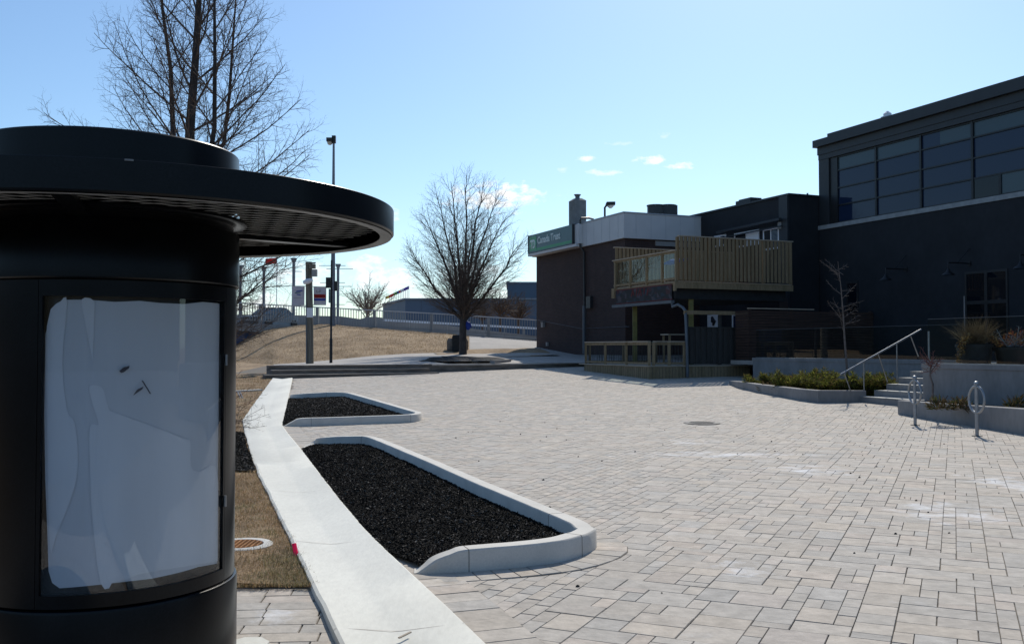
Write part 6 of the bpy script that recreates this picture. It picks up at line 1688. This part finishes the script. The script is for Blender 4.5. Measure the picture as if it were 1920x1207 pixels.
# --- leafy clumps
def clump(mb, cols, r, cen, rx, ry, rz, n, size, pal, spiky=.5):
    for _ in range(n):
        a = r.uniform(0, 2*pi); u = r.random()**.4; el = r.uniform(-.1, 1.0)
        d = Vector((cos(a)*sqrt(max(0, 1-el*el)), sin(a)*sqrt(max(0, 1-el*el)), el)); lump = 1+.35*noise.noise(Vector((d.x*2.2+cen.x*3, d.y*2.2+cen.y*3, d.z*2.2)))
        p = cen+Vector((d.x*rx, d.y*ry, d.z*rz))*u*lump
        g = (d+Vector((r.gauss(0, .5), r.gauss(0, .5), r.gauss(.2, .4)))).normalized(); s = g.orthogonal().normalized(); s = rot_about(s, g, r.uniform(0, pi)); L_ = size*r.uniform(.6, 1.4)
        mb.add([p-s*L_*.10, p+s*L_*.10, p+g*L_*.6+s*L_*.09, p+g*L_], [(0, 1, 2), (0, 2, 3)])
        c = r.choice(pal); k = r.uniform(.7, 1.25); cols += [(c[0]*k, c[1]*k, c[2]*k)]*2
JP = [(.07, .085, .018), (.12, .13, .026), (.19, .19, .035), (.045, .055, .016), (.13, .095, .035)]
r = random.Random(61)
for i, (px, py, Y, rx, rz, lab) in enumerate([(1497, 716, 26.4, .72, .36, 'tallest spreading green juniper, left of the sapling'), (1553, 722, 25.1, .66, .30, 'green juniper in front of the sapling trunk'), (1618, 722, 24.9, .55, .34, 'green juniper beside the foot of the handrail'),
                                        (1436, 719, 29.0, .6, .16, 'low flat juniper at the left of the planted bed'), (1462, 713, 28.6, .5, .22, 'small juniper behind the flat one at the left of the bed'), (1530, 712, 27.2, .6, .36, 'juniper at the back of the bed against the terrace wall'), (1655, 716, 25.3, .3, .30, 'small juniper squeezed against the stairs')]):
    p = Rp(px, py, Y); p.z = .27
    t = thing('juniper', lab, 'shrub', tuple(p), 'junipers in the concrete planter'); mb = MB(); cols = []
    clump(mb, cols, r, p, rx*.85, rx*.40, rz*1.1, 2400, .11, JP)
    for k in range(26):
        a = r.uniform(0, 2*pi); q = p+Vector((cos(a)*rx*.65, sin(a)*rx*.30, rz*r.uniform(.5, 1.1))); e_ = Vector((cos(a), sin(a)*.6, r.uniform(.2, .9))).normalized()
        for j in range(5): clump(mb, cols, r, q+e_*.07*j, .05, .05, .05, 14, .09, JP)
    colored(mb, 'foliage', M['juniper'], cols, t)
    mb = MB()
    for k in range(5): a = k*1.3; mb.tube([p+Vector((0, 0, -.05)), p+Vector((cos(a)*rx*.5, sin(a)*rx*.35, rz*.6))], [.02, .008], 5)
    mb.build('stems', M['twig'], t)
# small ground plants in the right planter
for i, (px, py, lab) in enumerate([(1800, 748, 'small dry perennial clump behind the planter wall, left one'), (1905, 756, 'small dry perennial clump behind the planter wall at the right edge'), (1437, 722, 'dead twiggy tuft at the left tip of the juniper planter'), (1762, 750, 'low dry tuft beside the young tree')]):
    p = Rp(px, py, 27.5 if px < 1500 else 18.5); p.z = .33 if px > 1500 else .28
    t = thing('dry_plant', lab, 'plant', tuple(p), 'dry plants in the planters'); mb = MB(); cols = []
    clump(mb, cols, r, p, .22, .18, .2, 260, .10, [(.10, .07, .03), (.16, .11, .05), (.05, .06, .02)]); colored(mb, 'leaves', M['ochre'], cols, t)
    mb = MB(); 
    for k in range(9): a = k*.8; mb.tube([p, p+Vector((cos(a)*.16, sin(a)*.14, .26))], [.005, .003], 4)
    mb.build('stems', M['twig'], t)
# potted grass with trailing ochre leaves, and a pot with pale branches, behind the glass
Y1 = 21.3
def pot(px0, px1, ytop, Y, name, label, m):
    a = Rp(px0, ytop, Y); b2 = Rp(px1, ytop, Y); cx = (a.x+b2.x)/2; w = (b2.x-a.x)/2
    t = thing(name, label, 'plant pot', (cx, Y, 1.045))
    mb = MB(); mb.tube([(cx, Y, 1.046), (cx, Y, a.z-.07), (cx, Y, a.z-.069), (cx, Y, a.z)], [w*.86, w*.97, w*1.04, w*1.04], 24); mb.build('pot', m, t)
    mb = MB(); mb.lathe(cx, Y, [(.01, a.z+.012), (w*.97, a.z+.012)], 20); mb.build('soil', M['soil'], t)
    return t, Vector((cx, Y, a.z)), w
t, pc_, w = pot(1795, 1858, 645, Y1, 'planter_pot', 'big dark pot with dry ornamental grass and trailing ochre leaves behind the glass', M['darkdeck'])
mb = MB(); cols = []
for k in range(620):
    a = r.uniform(0, 2*pi); el = radians(r.triangular(15, 88, 62)); L_ = r.uniform(.45, .85); d = Vector((cos(a)*cos(el), sin(a)*cos(el), sin(el))); q = pc_+Vector((r.uniform(-.2, .2), r.uniform(-.2, .2), 0)); s = d.orthogonal().normalized()*.0035
    m_ = q+d*L_*.6; e_ = q+d*L_+Vector((0, 0, -L_*.12)); mb.add([q-s, q+s, m_+s, m_-s, e_], [(0, 1, 2, 3), (3, 2, 4)]); c = r.choice([(.16, .11, .06), (.10, .07, .04), (.22, .17, .10)]); cols += [c]*2
colored(mb, 'grass', M['ochre'], cols, t)
mb = MB(); cols = []
for side, n in ((-1, 300), (1, 260)):
    for k in range(n):
        u = r.random(); x = side*(w*.55+ (w*.75)*u**.7) ; z = .17-.62*u**1.8 if side < 0 else .14-.42*u**2
        q = pc_+Vector((x+r.gauss(0, .03), -.25+r.gauss(0, .06), z+r.gauss(0, .035))); d = Vector((r.gauss(0, 1), r.gauss(0, 1), r.gauss(0, 1))).normalized(); s = d.orthogonal().normalized(); L_ = r.uniform(.02, .045)
        mb.add([q-s*L_*.5, q+d*L_, q+s*L_*.5, q-d*L_*.7], [(0, 1, 2, 3)]); c = r.choice([(.30, .16, .04), (.20, .10, .03), (.36, .25, .10), (.12, .08, .04)]); cols.append(c)
colored(mb, 'trailing_leaves', M['ochre'], cols, t)
t, pc_, w = pot(1868, 1935, 651, Y1-.4, 'planter_pot', 'black square pot with pale branches and red twigs at the right edge', M['black_soft'])
mb = MB(); r2 = random.Random(4)
for k in range(11):
    a = r2.uniform(0, 2*pi); branch(mb, r2, pc_+Vector((r2.uniform(-.15, .15), 0, 0)), Vector((cos(a)*.8, sin(a)*.4, r2.uniform(.3, 1))).normalized(), r2.uniform(.3, .6), .014, 0, cfgS)
mb.build('pale_branches', M['sill'], t, flip=False)
mb = MB(); cols = []
clump(mb, cols, r, pc_+Vector((.05, 0, .05)), .38, .2, .32, 700, .05, [(.20, .05, .03), (.26, .10, .03), (.12, .04, .03), (.16, .12, .06)]); colored(mb, 'leaves', M['ochre'], cols, t)
# terrace pole
q = Rp(1809, 640, 23.5); t = thing('patio_pole', 'thin grey pole standing on the terrace before the ground-floor window', 'pole', (q.x, q.y, 1.045))
mb = MB(); mb.tube([(q.x, q.y, 1.046), (q.x, q.y, Rp(1809, 555, 23.5).z)], .016, 8); mb.build('shaft', M['greypipe'], t)
mb = MB(); mb.tube([(q.x, q.y, 1.046), (q.x, q.y, 1.09)], [.16, .14], 16); mb.build('foot', M['iron'], t)
